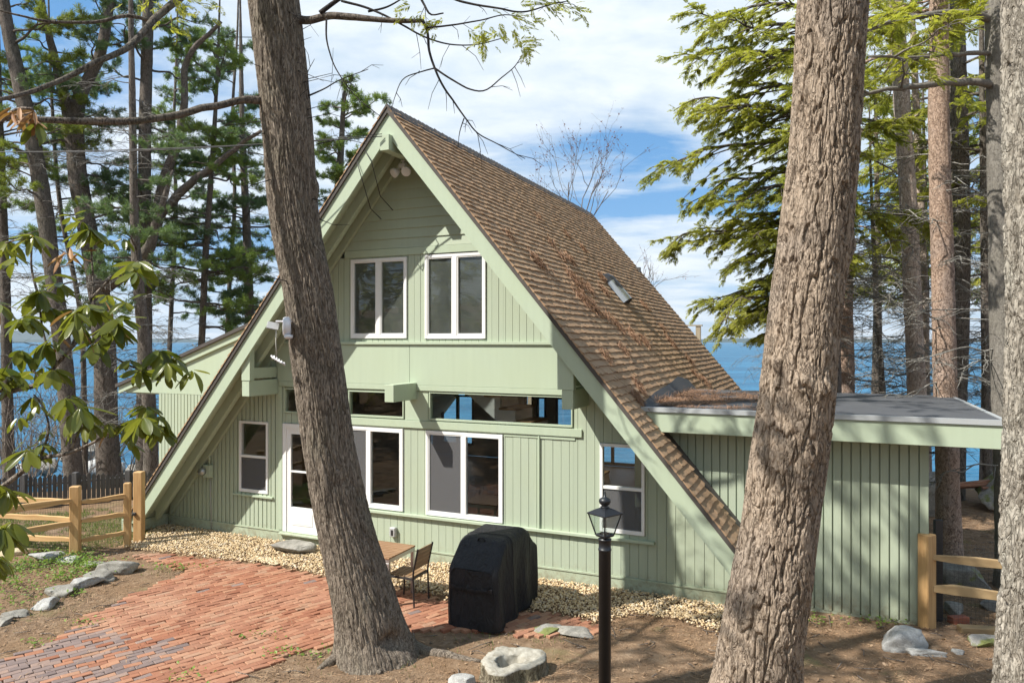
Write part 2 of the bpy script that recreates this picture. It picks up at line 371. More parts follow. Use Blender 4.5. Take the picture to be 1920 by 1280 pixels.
def rock(name, c0, c1, moss=0.0):
    m, t = newmat(name); a = t.noise(t.obj, 5, 7, .65, .4); b = t.noise(t.obj, 60, 4, .7); c = t.noise(t.obj, 2.6, 5, .6)
    k = t.ramp(t.math('ADD', t.math('MULTIPLY', a, .6), t.math('MULTIPLY', b, .4)), (.34, tuple(x*.55 for x in c0)), (.5, c0), (.66, c1))
    if moss: k = t.mix(t.ramp(c, (.62 - moss*.3, 0), (.70 - moss*.3, .9)), k, (.17, .19, .05))
    t.set(t.b.inputs['Base Color'], k); t.b.inputs['Roughness'].default_value = .9; t.b.inputs['Specular IOR Level'].default_value = .2
    t.l.new(t.bump(t.math('ADD', a, t.math('MULTIPLY', b, .5)), .7, .03), t.b.inputs['Normal']); return m
M['rock'] = rock('granite', (.27, .255, .225), (.44, .42, .38)); M['rock_pale'] = rock('pale_granite', (.38, .375, .36), (.56, .56, .54))
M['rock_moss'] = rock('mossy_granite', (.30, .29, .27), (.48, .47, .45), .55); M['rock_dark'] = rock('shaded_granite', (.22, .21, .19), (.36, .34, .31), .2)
M['rock_tan'] = rock('sandy_flagstone', (.55, .46, .31), (.68, .60, .44)); M['white_rock'] = rock('white_quartz', (.75, .74, .72), (.86, .86, .85))

def wood(name, c0, c1, axis_scale, rough=.7, wscale=22):
    m, t = newmat(name); isl = island(t); off = t.new('ShaderNodeVectorMath', operation='ADD'); t.l.new(t.obj, off.inputs[0])
    cb = t.new('ShaderNodeCombineXYZ'); 
    for k in range(3): t.l.new(t.math('MULTIPLY', isl, 9.0), cb.inputs[k])
    t.l.new(cb.outputs[0], off.inputs[1]); v = t.scale(off.outputs[0], axis_scale)
    a = t.noise(v, wscale, 6, .6, .5); b = t.noise(t.obj, 2.2, 4)
    k = t.mix(t.ramp(a, (.3, 0), (.7, 1)), c0, c1); k = t.mix(t.math('MULTIPLY', b, .3), k, tuple(x*.7 for x in c0))
    t.set(t.b.inputs['Base Color'], k); t.b.inputs['Roughness'].default_value = rough
    t.l.new(t.bump(a, .3, .006), t.b.inputs['Normal']); return m
M['cedar_v'] = wood('new_cedar_post', (.44, .25, .10), (.66, .43, .20), (1, 1, .07))
M['cedar_h'] = wood('new_cedar_rail', (.46, .27, .11), (.70, .47, .23), (.07, .07, 1))
M['cedar_old'] = wood('weathered_cedar', (.30, .20, .10), (.48, .34, .18), (.1, .1, .3))
M['grey_fence'] = wood('weathered_grey_picket', (.045, .043, .045), (.13, .125, .125), (1, 1, .06))
M['slat'] = wood('brown_slat', (.20, .10, .042), (.34, .19, .09), (.1, 1, 1), .5)
M['slat_chair'] = wood('brown_chair_slat', (.20, .115, .055), (.34, .21, .11), (.5, .1, 1), .5)
M['lumber'] = wood('reddish_lumber', (.24, .10, .055), (.46, .25, .16), (.08, 1, 1))
M['stump'] = wood('weathered_stump', (.24, .215, .17), (.50, .475, .41), (1, 1, .25), .9, 16)
M['stump_side'] = bark('stump_side', (.07, .055, .035), (.22, .18, .12), (.40, .35, .26), .25, 40, (.25, .24, .15), 22, .1, .02)
M['tread'] = wood('stair_tread', (.36, .19, .08), (.55, .33, .16), (.1, 1, 1), .5)
M['deckwood'] = wood('deck_rail_wood', (.30, .24, .16), (.44, .37, .27), (1, 1, .1))

m, t = newmat('grill_cover_fabric'); n = t.noise(t.obj, 3, 5); f = t.noise(t.obj, 400, 2)
t.set(t.b.inputs['Base Color'], t.mix(n, (.009, .009, .011), (.026, .026, .030))); t.b.inputs['Roughness'].default_value = .62
t.b.inputs['Specular IOR Level'].default_value = .35
t.l.new(t.bump(t.math('ADD', t.noise(t.scale(t.obj, (3.4, 3.4, 1.3)), 2.4, 5, .55, 1.6), t.math('MULTIPLY', f, .03)), .9, .06), t.b.inputs['Normal']); M['cover'] = m

m, t = newmat('lake_water'); p = t.obj
w1 = t.noise(t.scale(p, (.35, .9, 1)), 1.0, 6, .62, .3); w2 = t.noise(t.scale(p, (.02, .07, 1)), 1, 5, .6)
w3 = t.noise(t.scale(p, (.12, .34, 1)), 1, 4, .6)
k = t.mix(t.ramp(w2, (.38, 0), (.62, 1)), (.008, .072, .145), (.024, .15, .27)); k = t.mix(t.math('MULTIPLY', t.ramp(w1, (.45, 0), (.7, 1)), .5), k, (.06, .225, .36))
t.set(t.b.inputs['Base Color'], k); t.b.inputs['Roughness'].default_value = .35; t.b.inputs['IOR'].default_value = 1.33; t.b.inputs['Specular IOR Level'].default_value = .22
t.l.new(t.bump(t.math('ADD', w1, t.math('MULTIPLY', w3, 1.5)), 1.0, .5), t.b.inputs['Normal']); M['water'] = m
M['hills'] = simple('far_forest', (.03, .055, .05), 1, .4, .004)
# ---------------------------------------------------------------- the A-frame house
HX, HY, HA = -4.449, 14.1, R(-24)
house = empty('a_frame_house', (HX, HY, 0), HA)
tag(house, 'sage green steep A-frame house with brown shingle roof above the lake', 'house')
U = np.array([math.cos(HA), math.sin(HA)]); D = np.array([-math.sin(HA), math.cos(HA)])
def H(x, y, z=0.0): p = np.array([HX, HY]) + x*U + y*D; return np.array([p[0], p[1], z])   # house axes to world
AX, AZ, SL = 2.96, 7.86, 1.2
CA, SA = math.cos(math.atan(SL)), math.sin(math.atan(SL))
EX = 6.3
def roofz(x): return AZ - SL * abs(x - AX)

# roof slopes: deck, soffit boards, and every shingle tab a wedge of its own inside one mesh
def shingles(mb, sg, skip):
    e = .1345; n = int(EX / CA / e) - 1
    for c in range(n + 1):
        y = -.90 + (rng.random() * -.1); ys = [y]
        while ys[-1] < 10.45: ys.append(ys[-1] + rng.choice([.07, .10, .13, .17, .22]))
        ys = np.clip(np.array(ys), -.90, 10.45); y0, y1 = ys[:-1], ys[1:]; k = len(y0)
        t0 = c * e + np.where(rng.random(k) < .4, .014, 0) + rng.normal(0, .0015, k); t1 = np.full(k, (c + 1) * e + .02)
        xc = AX + sg * (EX - (c + .5) * e * CA); keep = (y1 > y0 + 1e-4) & ~np.array([skip(xc, (a + b)/2) for a, b in zip(y0, y1)])
        y0, y1, t0, t1 = y0[keep], y1[keep], t0[keep], t1[keep]; k = len(y0)
        if not k: continue
        h = np.where(rng.random(k) < .6, .020, .027) + rng.normal(0, .001, k)
        def P(tt, yy, hh): return np.stack([AX + sg*(EX - tt*CA + hh*SA), yy, AZ + .10 - SL*EX + tt*SA + hh*CA], -1)
        z = np.zeros(k); Q = [P(t0, y0, z-.01), P(t0, y1, z-.01), P(t0, y1, h), P(t0, y0, h), P(t1, y0, z), P(t1, y1, z)]
        V = np.stack(Q, 1).reshape(-1, 3); o = (np.arange(k) * 6)[:, None]
        F4 = np.concatenate([o + [[0, 1, 2, 3]], o + [[3, 2, 5, 4]]]); F3 = np.concatenate([o + [[0, 3, 4]], o + [[1, 5, 2]]])
        if sg < 0: F4, F3 = F4[:, ::-1], F3[:, ::-1]
        base = mb.n; mb.V.append(V); mb.n += len(V); mb.F += [F4 + base, F3 + base]; mb.M += [np.zeros(len(F4), int), np.zeros(len(F3), int)]
def in_annex(x, y): return x > 7.25 and -.02 < y < 4.5
roofs = {}
for sg in (1, -1):
    mb = MB(); a, b = AX, AX + sg * EX
    def strip(u0, u1, o0, o1, y0, y1):
        xa, xb = AX + sg*u0, AX + sg*u1
        mb_.prism([(xa, roofz(xa)+o0), (xb, roofz(xb)+o0), (xb, roofz(xb)+o1), (xa, roofz(xa)+o1)][::sg], y0, y1)
    mb_ = mb; strip(0, EX, -.01, .095, -.885, 10.4); nd = len(mb.M)
    shingles(mb, sg, in_annex if sg > 0 else (lambda x, y: False))
    for q in range(nd): mb.M[q] = mb.M[q] + 1
    roofs[sg] = mb.obj('roof', [M['shingle'], M['roof_edge']], house)
    mb_ = MB(); k = 0.0
    while k < EX - .1:
        strip(k, min(k + .115, EX-.05), -.14, -.012, -.80, 10.2); k += .121
    mb_.obj('soffit', M['sage'], house)
    mb_ = MB(); strip(0, EX-.33, -.40, -.141, -.47, -.37); mb_.obj('rafter', M['sage'], house)
    mb_ = MB(); strip(0, EX-.33, -.36, -.141, -.11, -.035); mb_.obj('rafter', M['sage'], house)
    mb_ = MB(); xa = AX + sg*EX; zb = roofz(xa)
    poly = [(AX, AZ), (xa, zb), (AX + sg*(EX-.33), zb+.004), (AX, AZ - .392)]
    mb_.prism(poly[::sg], -.85, -.803); mb_.obj('rake_board', M['sage_trim'], house)
    mb_ = MB(); strip(EX-.15, EX-.02, -.38, -.145, -.70, 10.2); mb_.obj('eave_board', M['sage_trim'], house)
mb = MB(); y = -.90
while y < 10.4:                       # ridge cap saddles
    j = rng.normal(0, .004)
    for sg in (1, -1):
        P = lambda u, h: (AX + sg*u, AZ + .115 - SL*u + h)
        for (u0, u1) in ((0, .15),):
            V = [(P(u0, .03+j)[0], y, P(u0, .03+j)[1]), (P(u1, .02+j)[0], y, P(u1, .02+j)[1]), (P(u1, .005)[0], y+.2, P(u1, .005)[1]), (P(u0, .01)[0], y+.2, P(u0, .01)[1]),
                 (P(u0, -.03)[0], y, P(u0, -.03)[1]), (P(u1, -.03)[0], y, P(u1, -.03)[1]), (P(u1, -.03)[0], y+.2, P(u1, -.03)[1])]
            mb.add(V, [(0, 1, 2, 3)[::sg], (4, 5, 1, 0)[::sg], (5, 6, 2, 1)[::sg]])
    y += .145
mb.obj('ridge_cap', M['roof_edge'], roofs[1])
MB().box(AX-.085, AX+.085, -.96, .05, AZ-.66, AZ-.40).obj('ridge_beam', M['sage_trim'], house)

# wall boards: separate planks with open joints over a backing, split round the openings
def boards(mb, x0, x1, pitch, gap, zlo, zhi, holes, yf, thick, roofclip=True, back=.10):
    n = max(1, round((x1 - x0) / pitch)); p = (x1 - x0) / n
    cuts = sorted(set([x0, x1] + [x0 + k*p for k in range(n+1)] + [h[k] for h in holes for k in (0, 1) if x0 < h[k] < x1]))
    fin = [cuts[0]]
    for c in cuts[1:]:
        if c - fin[-1] > 1e-4: fin.append(c)
    for a, b in zip(fin[:-1], fin[1:]):
        grid = any(abs(a - (x0 + k*p)) < 1e-4 for k in range(n+1)); gridb = any(abs(b - (x0 + k*p)) < 1e-4 for k in range(n+1))
        mid = (a + b) / 2; top = min(zhi, min(roofz(a), roofz(b)) - .06) if roofclip else zhi
        segs = [(zlo, top)]
        for h in holes:
            if h[0] < mid < h[1]:
                ns = []
                for s0, s1 in segs:
                    if h[3] <= s0 or h[2] >= s1: ns.append((s0, s1)); continue
                    if h[2] > s0: ns.append((s0, h[2]))
                    if h[3] < s1: ns.append((h[3], s1))
                segs = ns
        for s0, s1 in segs:
            if s1 - s0 < .02: continue
            ga = gap/2 if grid else 0; gb = gap/2 if gridb else 0; j = rng.normal(0, .0012)
            if b - a - ga - gb > .006: mb.box(a+ga, b-gb, yf-thick+j, yf, s0, s1)
            mb.box(a, b, yf+.0005, yf+back, s0, s1)
OPEN = [(1.53, 2.76, 2.60, 3.10), (3.27, 5.97, 2.60, 3.12), (0.0, 1.37, 2.60, 3.10), (1.22, 2.74, .93, 2.43), (3.20, 4.72, .92, 2.43),
        (-1.17, -.40, .97, 2.41), (-.04, .93, .27, 2.41), (6.41, 7.15, .97, 2.39), (1.58, 2.82, 4.05, 5.53), (3.18, 4.40, 4.04, 5.54)]
mb = MB(); boards(mb, -3.16, -.12, .108, .022, .30, 4.0, OPEN, 0, .026)
boards(mb, -.12, 5.9, .145, .007, .30, 3.24, OPEN, 0, .018); boards(mb, 5.9, 9.05, .145, .007, .30, 4.0, OPEN, 0, .018)
boards(mb, -.12, 6.3, .128, .007, 3.24, 5.56, OPEN, 0, .018)
mb.obj('front_wall', M['sage'], house)
mb = MB(); z = 5.69
while z < 7.45:                       # clapboards in the gable point
    hw = (AZ - .1 - z) / SL; zt = z + .178; ht = max(.02, (AZ - .1 - zt) / SL)
    V = [(AX-hw, -.034, z), (AX+hw, -.034, z), (AX+ht, -.012, zt), (AX-ht, -.012, zt), (AX-hw, .06, z), (AX+hw, .06, z), (AX+ht, .06, zt), (AX-ht, .06, zt)]
    mb.add(V, [(0, 1, 2, 3), (4, 7, 6, 5), (0, 4, 5, 1), (3, 2, 6, 7)]); z += .175
mb.obj('gable_siding', M['sage'], house)
MB().box(-.14, 2.878, -.052, -.019, 3.225, 3.94).obj('band_panel', M['sage_trim'], house)
MB().box(2.886, 5.93, -.052, -.019, 3.225, 3.94).obj('band_panel', M['sage_trim'], house)
def trim(x0, x1, z0, z1, y0=-.045, y1=-.0205): MB().bbox(x0, x1, y0, y1, z0, z1, .003).obj('trim_board', M['sage_trim'], house)
trim(-.2, 6.2, 3.945, 3.995, -.085); trim(-.10, 6.05, 3.125, 3.22, -.06); trim(1.0, 6.12, 2.455, 2.585, -.05); trim(1.0, 7.30, .865, .91, -.085)
trim(1.45, 4.52, 5.555, 5.685, -.04); trim(-.14, -.05, .31, 3.12, -.04); trim(-1.3, -.27, .895, .935, -.07); trim(4.735, 5.355, 2.40, 2.45, -.03)
trim(.985, 1.21, .92, 2.45, -.036); trim(1.385, 1.515, 2.59, 3.12, -.045); trim(2.775, 3.255, 2.59, 3.12, -.03)
MB().box(5.36, 5.385, -.05, -.019, .93, 2.44).box(5.385, 6.0, -.034, -.019, 2.40, 2.44).obj('door_patch', M['sage_trim'], house)
mb = MB().box(-3.14, 8.99, -.036, .1, -.25, .27); mb.box(-3.14, 8.99, -.05, .1, .271, .297); mb.obj('skirt_board', M['sage_trim'], house)
MB().bbox(-3.62, -3.15, -.79, -.04, .10, .33, .005).obj('sill_beam', M['sage_trim'], house)
MB().box(-3.55, -3.16, -.74, -.06, -.35, .098).obj('foundation', M['concrete'], house)
for x in (2.85, -.34, 6.05):
    MB().bbox(x, x + .18, -.79, .3, 2.97, 3.265, .004).obj('beam', M['sage_trim'], house)
for x0, x1, o in ((5.98, 6.24, 5.98), (-.34, -.14, -.32)):
    sgn = 1 if x0 > 3 else -1; zz = lambda x: roofz(x) - .20
    MB().prism([(x0, 3.268), (x1, 3.268), (x1, zz(x1)), (x0, zz(x0))], -.80, -.68).obj('strut', M['sage_trim'], house)
    MB().box(o, o + .14, -.675, .0, 3.30, 3.50).obj('outrigger', M['sage_trim'], house)
    MB().box(o, o + .14, -.675, .0, 3.93, 3.985).obj('outrigger', M['sage_trim'], house)

# windows
def pane(parent, x0, x1, z0, z1, y): MB().box(x0, x1, y, y + .006, z0, z1).obj('pane', M['dusty_glass' if z0 > 4 else 'glass'], parent)
def window(x0, x1, z0, z1, kind, fr='white', w=.05):
    g = .008; x0 += g; x1 -= g; z0 += g; z1 -= g; mb = MB(); y0, y1 = -.045, .05
    mb.bbox(x0, x0+w, y0, y1, z0, z1, .004); mb.bbox(x1-w, x1, y0, y1, z0, z1, .004)
    mb.box(x0+w, x1-w, y0+.004, y1, z0, z0+w*1.2); mb.box(x0+w, x1-w, y0+.004, y1, z1-w, z1)
    a, b, c, d = x0+w, x1-w, z0+w*1.2, z1-w; m = (a+b)/2; h = (c+d)/2
    panes = []; scr = None
    if kind == 'slider':
        mb.box(m-.03, m+.03, y0+.008, y1-.01, c, d); s = .022
        for (p, q, o) in ((a, m-.03, .0), (m+.03, b, -.012)):
            mb.box(p, p+s, y0+.012+o, .03, c, d); mb.box(q-s, q, y0+.012+o, .03, c, d); mb.box(p+s, q-s, y0+.013+o, .03, c, c+s); mb.box(p+s, q-s, y0+.013+o, .03, d-s, d)
            panes.append((p+s, q-s, c+s, d-s))
        scr = (a+s, m-.03-s, c+s, d-s)
    elif kind == 'pair':
        mb.bbox(m-.045, m+.045, y0+.002, y1-.01, c, d, .004); s = .02
        for (p, q) in ((a, m-.045), (m+.045, b)):
            mb.box(p, p+s, y0+.012, .03, c, d); mb.box(q-s, q, y0+.012, .03, c, d); mb.box(p+s, q-s, y0+.013, .03, c, c+s*1.6); mb.box(p+s, q-s, y0+.013, .03, d-s, d)
            panes.append((p+s, q-s, c+s*1.6, d-s))
    elif kind == 'hung':
        mb.bbox(a, b, y0+.01, y1-.01, h-.025, h+.025, .004); panes = [(a, b, c, h-.025), (a, b, h+.025, d)]
        scr = (a, b, c, h-.025)
    else: panes = [(a, b, c, d)]
    o = mb.obj('window', M[fr], house)
    for p in panes: pane(o, *p, .0)
    if scr: MB().box(scr[0], scr[1], -.018, -.016, scr[2], scr[3]).obj('screen', M['screen'], o)
    return o
window(1.58, 2.82, 4.05, 5.53, 'pair'); window(3.18, 4.40, 4.04, 5.54, 'pair')
window(1.22, 2.74, .93, 2.43, 'slider'); window(3.20, 4.72, .92, 2.43, 'slider')
window(-1.17, -.40, .97, 2.41, 'hung'); window(6.41, 7.15, .97, 2.39, 'hung')
for h in OPEN[:3]: window(*h, 'fixed', 'sage_trim', .025)
mb = MB(); x0, x1, z0, z1 = -.03, .92, .275, 2.40
mb.bbox(x0, x0+.09, -.05, .06, z0, z1, .004); mb.bbox(x1-.09, x1, -.05, .06, z0, z1, .004); mb.box(x0+.09, x1-.09, -.045, .06, z1-.09, z1)
a, b = x0+.09, x1-.09
mb.box(a, a+.1, -.03, .02, z0, z1-.09); mb.box(b-.1, b, -.03, .02, z0, z1-.09); mb.box(a+.1, b-.1, -.029, .02, z0, .78); mb.box(a+.1, b-.1, -.029, .02, 2.2, z1-.09)
mb.box(a+.1, b-.1, -.036, .015, 1.46, 1.49); mb.bbox(a+.14, b-.14, -.037, -.028, z0+.16, .68, .003); mb.bbox(a+.17, b-.17, -.041, -.036, z0+.19, .65, .002)
door = mb.obj('door', M['white'], house); pane(door, a+.1, b-.1, .78, 1.46, -.005); pane(door, a+.1, b-.1, 1.49, 2.2, -.005)
MB().bbox(x0-.06, x1+.06, -.11, .0, .238, .272, .005).obj('door_sill', M['sage_trim'], door)

# inside of the house, seen through the glass
MB().box(-3.1, 9.0, .12, 10, .05, .24).obj('interior_floor', M['tread'], house)
MB().box(-.4, 6.4, 2.6, 10, 3.29, 3.44).box(-.4, 2.7, .12, 2.6, 3.29, 3.44).obj('upper_floor', M['inwall'], house)
mb = MB()
BO = [(-2.15, -.95, .6, 2.22), (.88, 1.17, 1.9, 2.3), (1.29, 1.6, 1.3, 2.25), (1.93, 2.5, 1.1, 2.25), (3.0, 4.5, .3, 2.3), (1.2, 4.6, 4.3, 6.2)]
boards(mb, -3.1, 9.0, .6, 0, .25, 7.6, BO, 10.0, .02); bw = mb.obj('back_wall', M['inwall'], house)
for bo in BO:
    mbf = MB(); w = .05; x0, x1, z0, z1 = bo
    mbf.box(x0, x0+w, 9.93, 10.05, z0, z1).box(x1-w, x1, 9.93, 10.05, z0, z1).box(x0+w, x1-w, 9.94, 10.05, z0, z0+w).box(x0+w, x1-w, 9.94, 10.05, z1-w, z1)
    if x1 - x0 > 1: mbf.box((x0+x1)/2-.04, (x0+x1)/2+.04, 9.94, 10.05, z0+w, z1-w)
    mbf.obj('frame', M['indark'], bw)
MB().box(-3.0, 1.30, 2.6, 2.7, .25, 3.28).obj('darkening_wall', M['indark'], house)  # near-black wall added so the left windows look dark inside
MB().box(.2, 5.6, 3.4, 3.5, 3.45, 4.5).obj('darkening_wall', M['indark'], house)  # another added upstairs to keep the upper windows dark
st = MB(); pts = [(2.72, 3.46), (3.12, 3.46), (3.43, 3.42)]
for k in range(8): pts += [(3.43+.31*k, 3.18-.24*k), (3.74+.31*k, 3.18-.24*k)]
pts += [(5.95, 1.26), (5.95, .95)]
st.prism(pts, 1.30, 1.35); st.prism(pts, 2.15, 2.2); sto = st.obj('staircase', M['inwhite'], house)
for k in range(8): MB().bbox(3.40+.31*k, 3.76+.31*k, 1.28, 2.22, 3.182-.24*k, 3.222-.24*k, .004).obj('tread', M['tread'], sto)

# flat-roofed wing on the right
mb = MB(); boards(mb, 6.9, 11.02, .122, .02, .12, 2.60, [], .30, .03, False, .08)
mb.box(6.9, 11.0, .275, .30, .02, .118); mb.box(10.94, 11.02, .3815, 4.3, .05, 2.6); mb.box(6.9, 10.93, 4.2, 4.3, -.3, 2.6)
aw = mb.obj('annex_wall', M['sage'], house)
MB().box(6.98, 11.80, -.10, 4.55, 2.90, 2.985).obj('annex_roof', M['rubber_roof'], house)
MB().bbox(6.95, 11.83, -.135, -.105, 2.62, 2.92, .003).box(11.802, 11.83, -.104, 4.55, 2.62, 2.92).obj('annex_fascia', M['sage_trim'], house)
MB().box(7.02, 11.86, -.16, -.101, 2.925, 2.995).box(11.803, 11.86, -.10, 4.58, 2.925, 2.995).obj('drip_edge', M['drip'], house)
MB().box(6.98, 11.8, -.09, 4.5, 2.86, 2.898).obj('annex_ceiling', M['sage'], house)
mb = MB(); e = .028
def onroof(x, y, h=.0): return (x + h*SA, y, roofz(x) + .10 + h*CA)
ptsr = [(7.3, -.02), (7.08, .02), (7.0, 1.2), (6.95, 2.6), (6.88, 3.8), (6.96, 4.5), (7.3, 4.5)]
mb.add([onroof(x, y, .045) for x, y in ptsr] + [onroof(x, y, -.01) for x, y in ptsr], [tuple(range(7))] + [(k, k+7, (k+1) % 7+7, (k+1) % 7) for k in range(7)])
mb.obj('flashing', M['rubber_roof'], house)
# low wing with the sloped roof on the far side
wz = lambda x: 4.33 + .342 * (x + 1.39)
mb = MB(); boards(mb, -4.09, -1.6, .098, .02, -.4, 2.83, [], .53, .028, False, .08); mb.box(-4.09, -4.0, .6105, 5.6, -.4, 3.1)
mb.obj('wing_wall', M['sage'], house)
MB().prism([(-5.22, 2.835), (-1.0, 2.835), (-1.0, wz(-1.0)-.17), (-5.22, wz(-5.22)-.16)], .50, .56).obj('wing_gable', M['sage_trim'], house)
MB().prism([(-5.33, wz(-5.33)-.185), (-1.0, wz(-1.0)-.185), (-1.0, wz(-1.0)-.03), (-5.33, wz(-5.33)-.03)], .45, .498).obj('wing_fascia', M['sage_trim'], house)
MB().prism([(-5.38, wz(-5.38)-.028), (-.6, wz(-.6)-.028), (-.6, wz(-.6)+.045), (-5.38, wz(-5.38)+.045)], .40, 5.9).obj('wing_roof', M['roof_edge'], house)
MB().box(-5.2, -4.1, .565, 5.6, 2.80, 2.84).obj('wing_soffit', M['sage'], house)

# small fittings on the house
mb = MB().bbox(-2.06, -1.86, -.13, -.028, 1.20, 1.46, .008); meter = mb.obj('electricity_meter', M['sage_trim'], house)
mb = MB().lathe([(.085, 0), (.085, .05), (.07, .085), (.045, .10)], (0, 0, 0), 24); mb.xf(np.array([[1,0,0,-2.04],[0,0,-1,-.13],[0,1,0,1.33],[0,0,0,1]])); mb.obj('dial', M['grey_metal'], meter, True)
mb = MB().tube([(-1.93, -.07, 1.46), (-1.93, -.07, 1.62), (-1.98, -.07, 1.70), (-2.12, -.06, 1.72)], .02, 8); mb.obj('conduit', M['sage_trim'], meter, True)
mb = MB().tube([(-1.93, -.05, 1.2), (-1.92, -.045, .6), (-1.90, -.045, .1)], .011, 6); mb.obj('ground_cable', M['wire_pale'], meter, True)
mb = MB().bbox(2.48, 2.60, -.10, -.018, .47, .64, .012); ot = mb.obj('outlet_box', M['outlet'], house)
MB().bbox(2.515, 2.565, -.108, -.099, .50, .60, .003).obj('cover', M['dark_metal'], ot)
fl = MB().bbox(2.80, 2.94, -.30, -.20, 7.06, 7.14, .01).tube([(2.87, -.25, 7.14), (2.90, -.25, 7.3)], .02, 8).obj('floodlight', M['plastic'], house)
for dx, ax in ((-.10, (-.35, -.7, -.5)), (.13, (.3, -.8, -.45))):
    d_ = Vector(ax).normalized(); q = d_.to_track_quat('Z', 'Y').to_matrix(); mb = MB().lathe([(.03, -.10), (.05, -.06), (.08, .0), (.085, .05), (.07, .055)], (0, 0, 0), 18)
    mm = np.eye(4); mm[:3, :3] = np.array(q); mm[:3, 3] = (2.87 + dx, -.34, 6.98); mb.xf(mm); mb.obj('lamp_head', M['plastic'], fl, True)
# roof vent with curved hood on the right slope
vb = MB(); VL, VW, VH = .62, .20, .20
def onslope(x, y, up, side, h): # up: metres up the slope, h: metres off the slope
    return (x - up*CA + h*SA, y + side, roofz(x) + .115 + up*SA + h*CA)
rows = []
for up, f in ((-.40, .75), (-.36, .9), (0, 1), (.26, .95), (.37, .7), (.42, .25)):
    rows.append([onslope(5.30, 4.69, up, VW*math.cos(a)*(1 if f > .5 else .8), max(0, VH*f*math.sin(a))) for a in np.linspace(0, math.pi, 9)])
vb.add(np.array(rows).reshape(-1, 3), [(i*9+j, i*9+j+1, (i+1)*9+j+1, (i+1)*9+j) for i in range(5) for j in range(8)] + [tuple(range(8, -1, -1)), tuple(45+k for k in range(9))])
vent = vb.obj('roof_vent', M['dark_metal'], house)
vb = MB(); rows = []
for up in (-.42, .16): rows.append([onslope(5.30, 4.69, up, (VW+.006)*math.cos(a), max(0, (VH*.93+.006)*math.sin(a))) for a in np.linspace(.1, math.pi-.1, 9)])
vb.add(np.array(rows).reshape(-1, 3), [(j, j+1, 9+j+1, 9+j) for j in range(8)]); vb.obj('hood', M['grey_metal'], vent, True)
mb = MB().box(-.2, 6.1, 10.45, 12.6, 3.15, 3.3); mb.box(5.9, 6.05, 12.3, 12.45, -1.5, 3.149); mb.box(0, .15, 12.3, 12.45, -1.5, 3.149); deck = mb.obj('deck', M['deckwood'], house)
mb = MB().box(6.06, 6.20, 10.9, 11.0, 3.0, 4.46); mb.box(3.0, 6.25, 10.88, 11.02, 4.461, 4.50); mb.box(3.4, 3.5, 10.9, 11.0, 3.3, 4.46); mb.obj('deck_railing', M['deckwood'], house)

# fallen needles caught on the roof: uncountable litter
def litter_strands(P, Dm, n, L, w, spread, mat, name, lift=.02):
    pass
mb = MB(); clumps = [(1005,490,70,.9),(1050,480,30,.6),(1065,485,60,.7),(1075,525,120,1.2),(1090,560,140,1.2),(1110,575,90,1.0),(1100,540,60,.9),(1125,520,50,.6),(1130,545,45,.7),(1205,572,40,.6),(1155,610,50,.9),(1185,630,70,.9),(1205,640,50,.8),(1255,640,60,1.0),(1290,675,40,.8),(1240,615,20,.7),(1320,715,60,.9),(1195,725,60,.8),(1190,745,50,.7),(1130,665,30,.8),(1165,655,30,.7),(1060,440,25,.7),(1030,455,25,.6),(1090,465,25,.6),(1300,700,30,.7),(950,440,14,.5),(1005,405,12,.5),(1135,595,25,.7)]
TR = np.array([[0, 0.0]]); tri = np.array([[0, -.5, 0], [1, 0, 0], [0, .5, 0]]); tf = np.array([[0, 1, 2]])
allP = []
for (px, py, n, s) in clumps:
    best = None
    for q in np.arange(-10, .8, .02):                       # where that bearing meets the slope
        A = np.array([U, -np.array([(px-960)/FPX, 1.0])]).T; sx, tt = np.linalg.solve(A, -(np.array([HX, HY]) - q*D)); z = CAMZ - (py-640)/FPX*tt
        er = abs(z - roofz(sx) - .1)
        if best is None or er < best[0]: best = (er, sx, -q)
    k = int(n*4.2); up = rng.normal(0, .12*s, k); sd = rng.normal(0, .085*s, k) + up*.10
    allP.append(np.stack([best[1] - up*CA, best[2] + sd, np.abs(rng.normal(0, .03, k)) + .02], 1))
Q = np.concatenate(allP); k = len(Q); P = np.stack([Q[:, 0] + Q[:, 2]*SA, Q[:, 1], AZ - SL*np.abs(Q[:, 0]-AX) + .10 + Q[:, 2]*CA], 1)
dn = rng.normal(0, 1, (k, 3)) * [.6, .7, .6] + np.array([CA, 0, -SA]) * .9; dn -= (dn @ np.array([SA, 0, CA]))[:, None] * np.array([SA, 0, CA]) * .75
inst(mb, tri, tf, P, frames(dn, rng.uniform(0, 6.28, k)), np.stack([rng.uniform(.08, .17, k), rng.uniform(.008, .014, k), np.ones(k)], 1))
k = 16000; xx = 7.05 + np.abs(rng.normal(0, 1.0, k)); yy = rng.beta(1.3, 1.6, k) * 4.2; keep = (xx < 9.4) & (fbm(xx*2, yy*2, 1.0) > .42 + .05*(xx-7)); xx, yy = xx[keep], yy[keep]; k = len(xx)
P = np.stack([xx, yy, 2.992 + np.abs(rng.normal(0, .02, k))*np.exp(-(xx-7.05))], 1); P[:, 2] = np.maximum(P[:, 2], np.where(xx < 7.1, roofz(7.05)+.1, 0))
inst(mb, tri, tf, P, frames(rng.normal(0, 1, (k, 3)) * [1, 1, .15]), np.stack([rng.uniform(.08, .17, k), rng.uniform(.007, .013, k), np.ones(k)], 1))
o = mb.obj('pine_needle_litter', M['roof_litter'], None, loc=(HX, HY, 0), rotz=HA)
tag(o, 'rust brown fallen pine needles caught in clumps on the shingle roof', 'pine needles', kind='stuff')

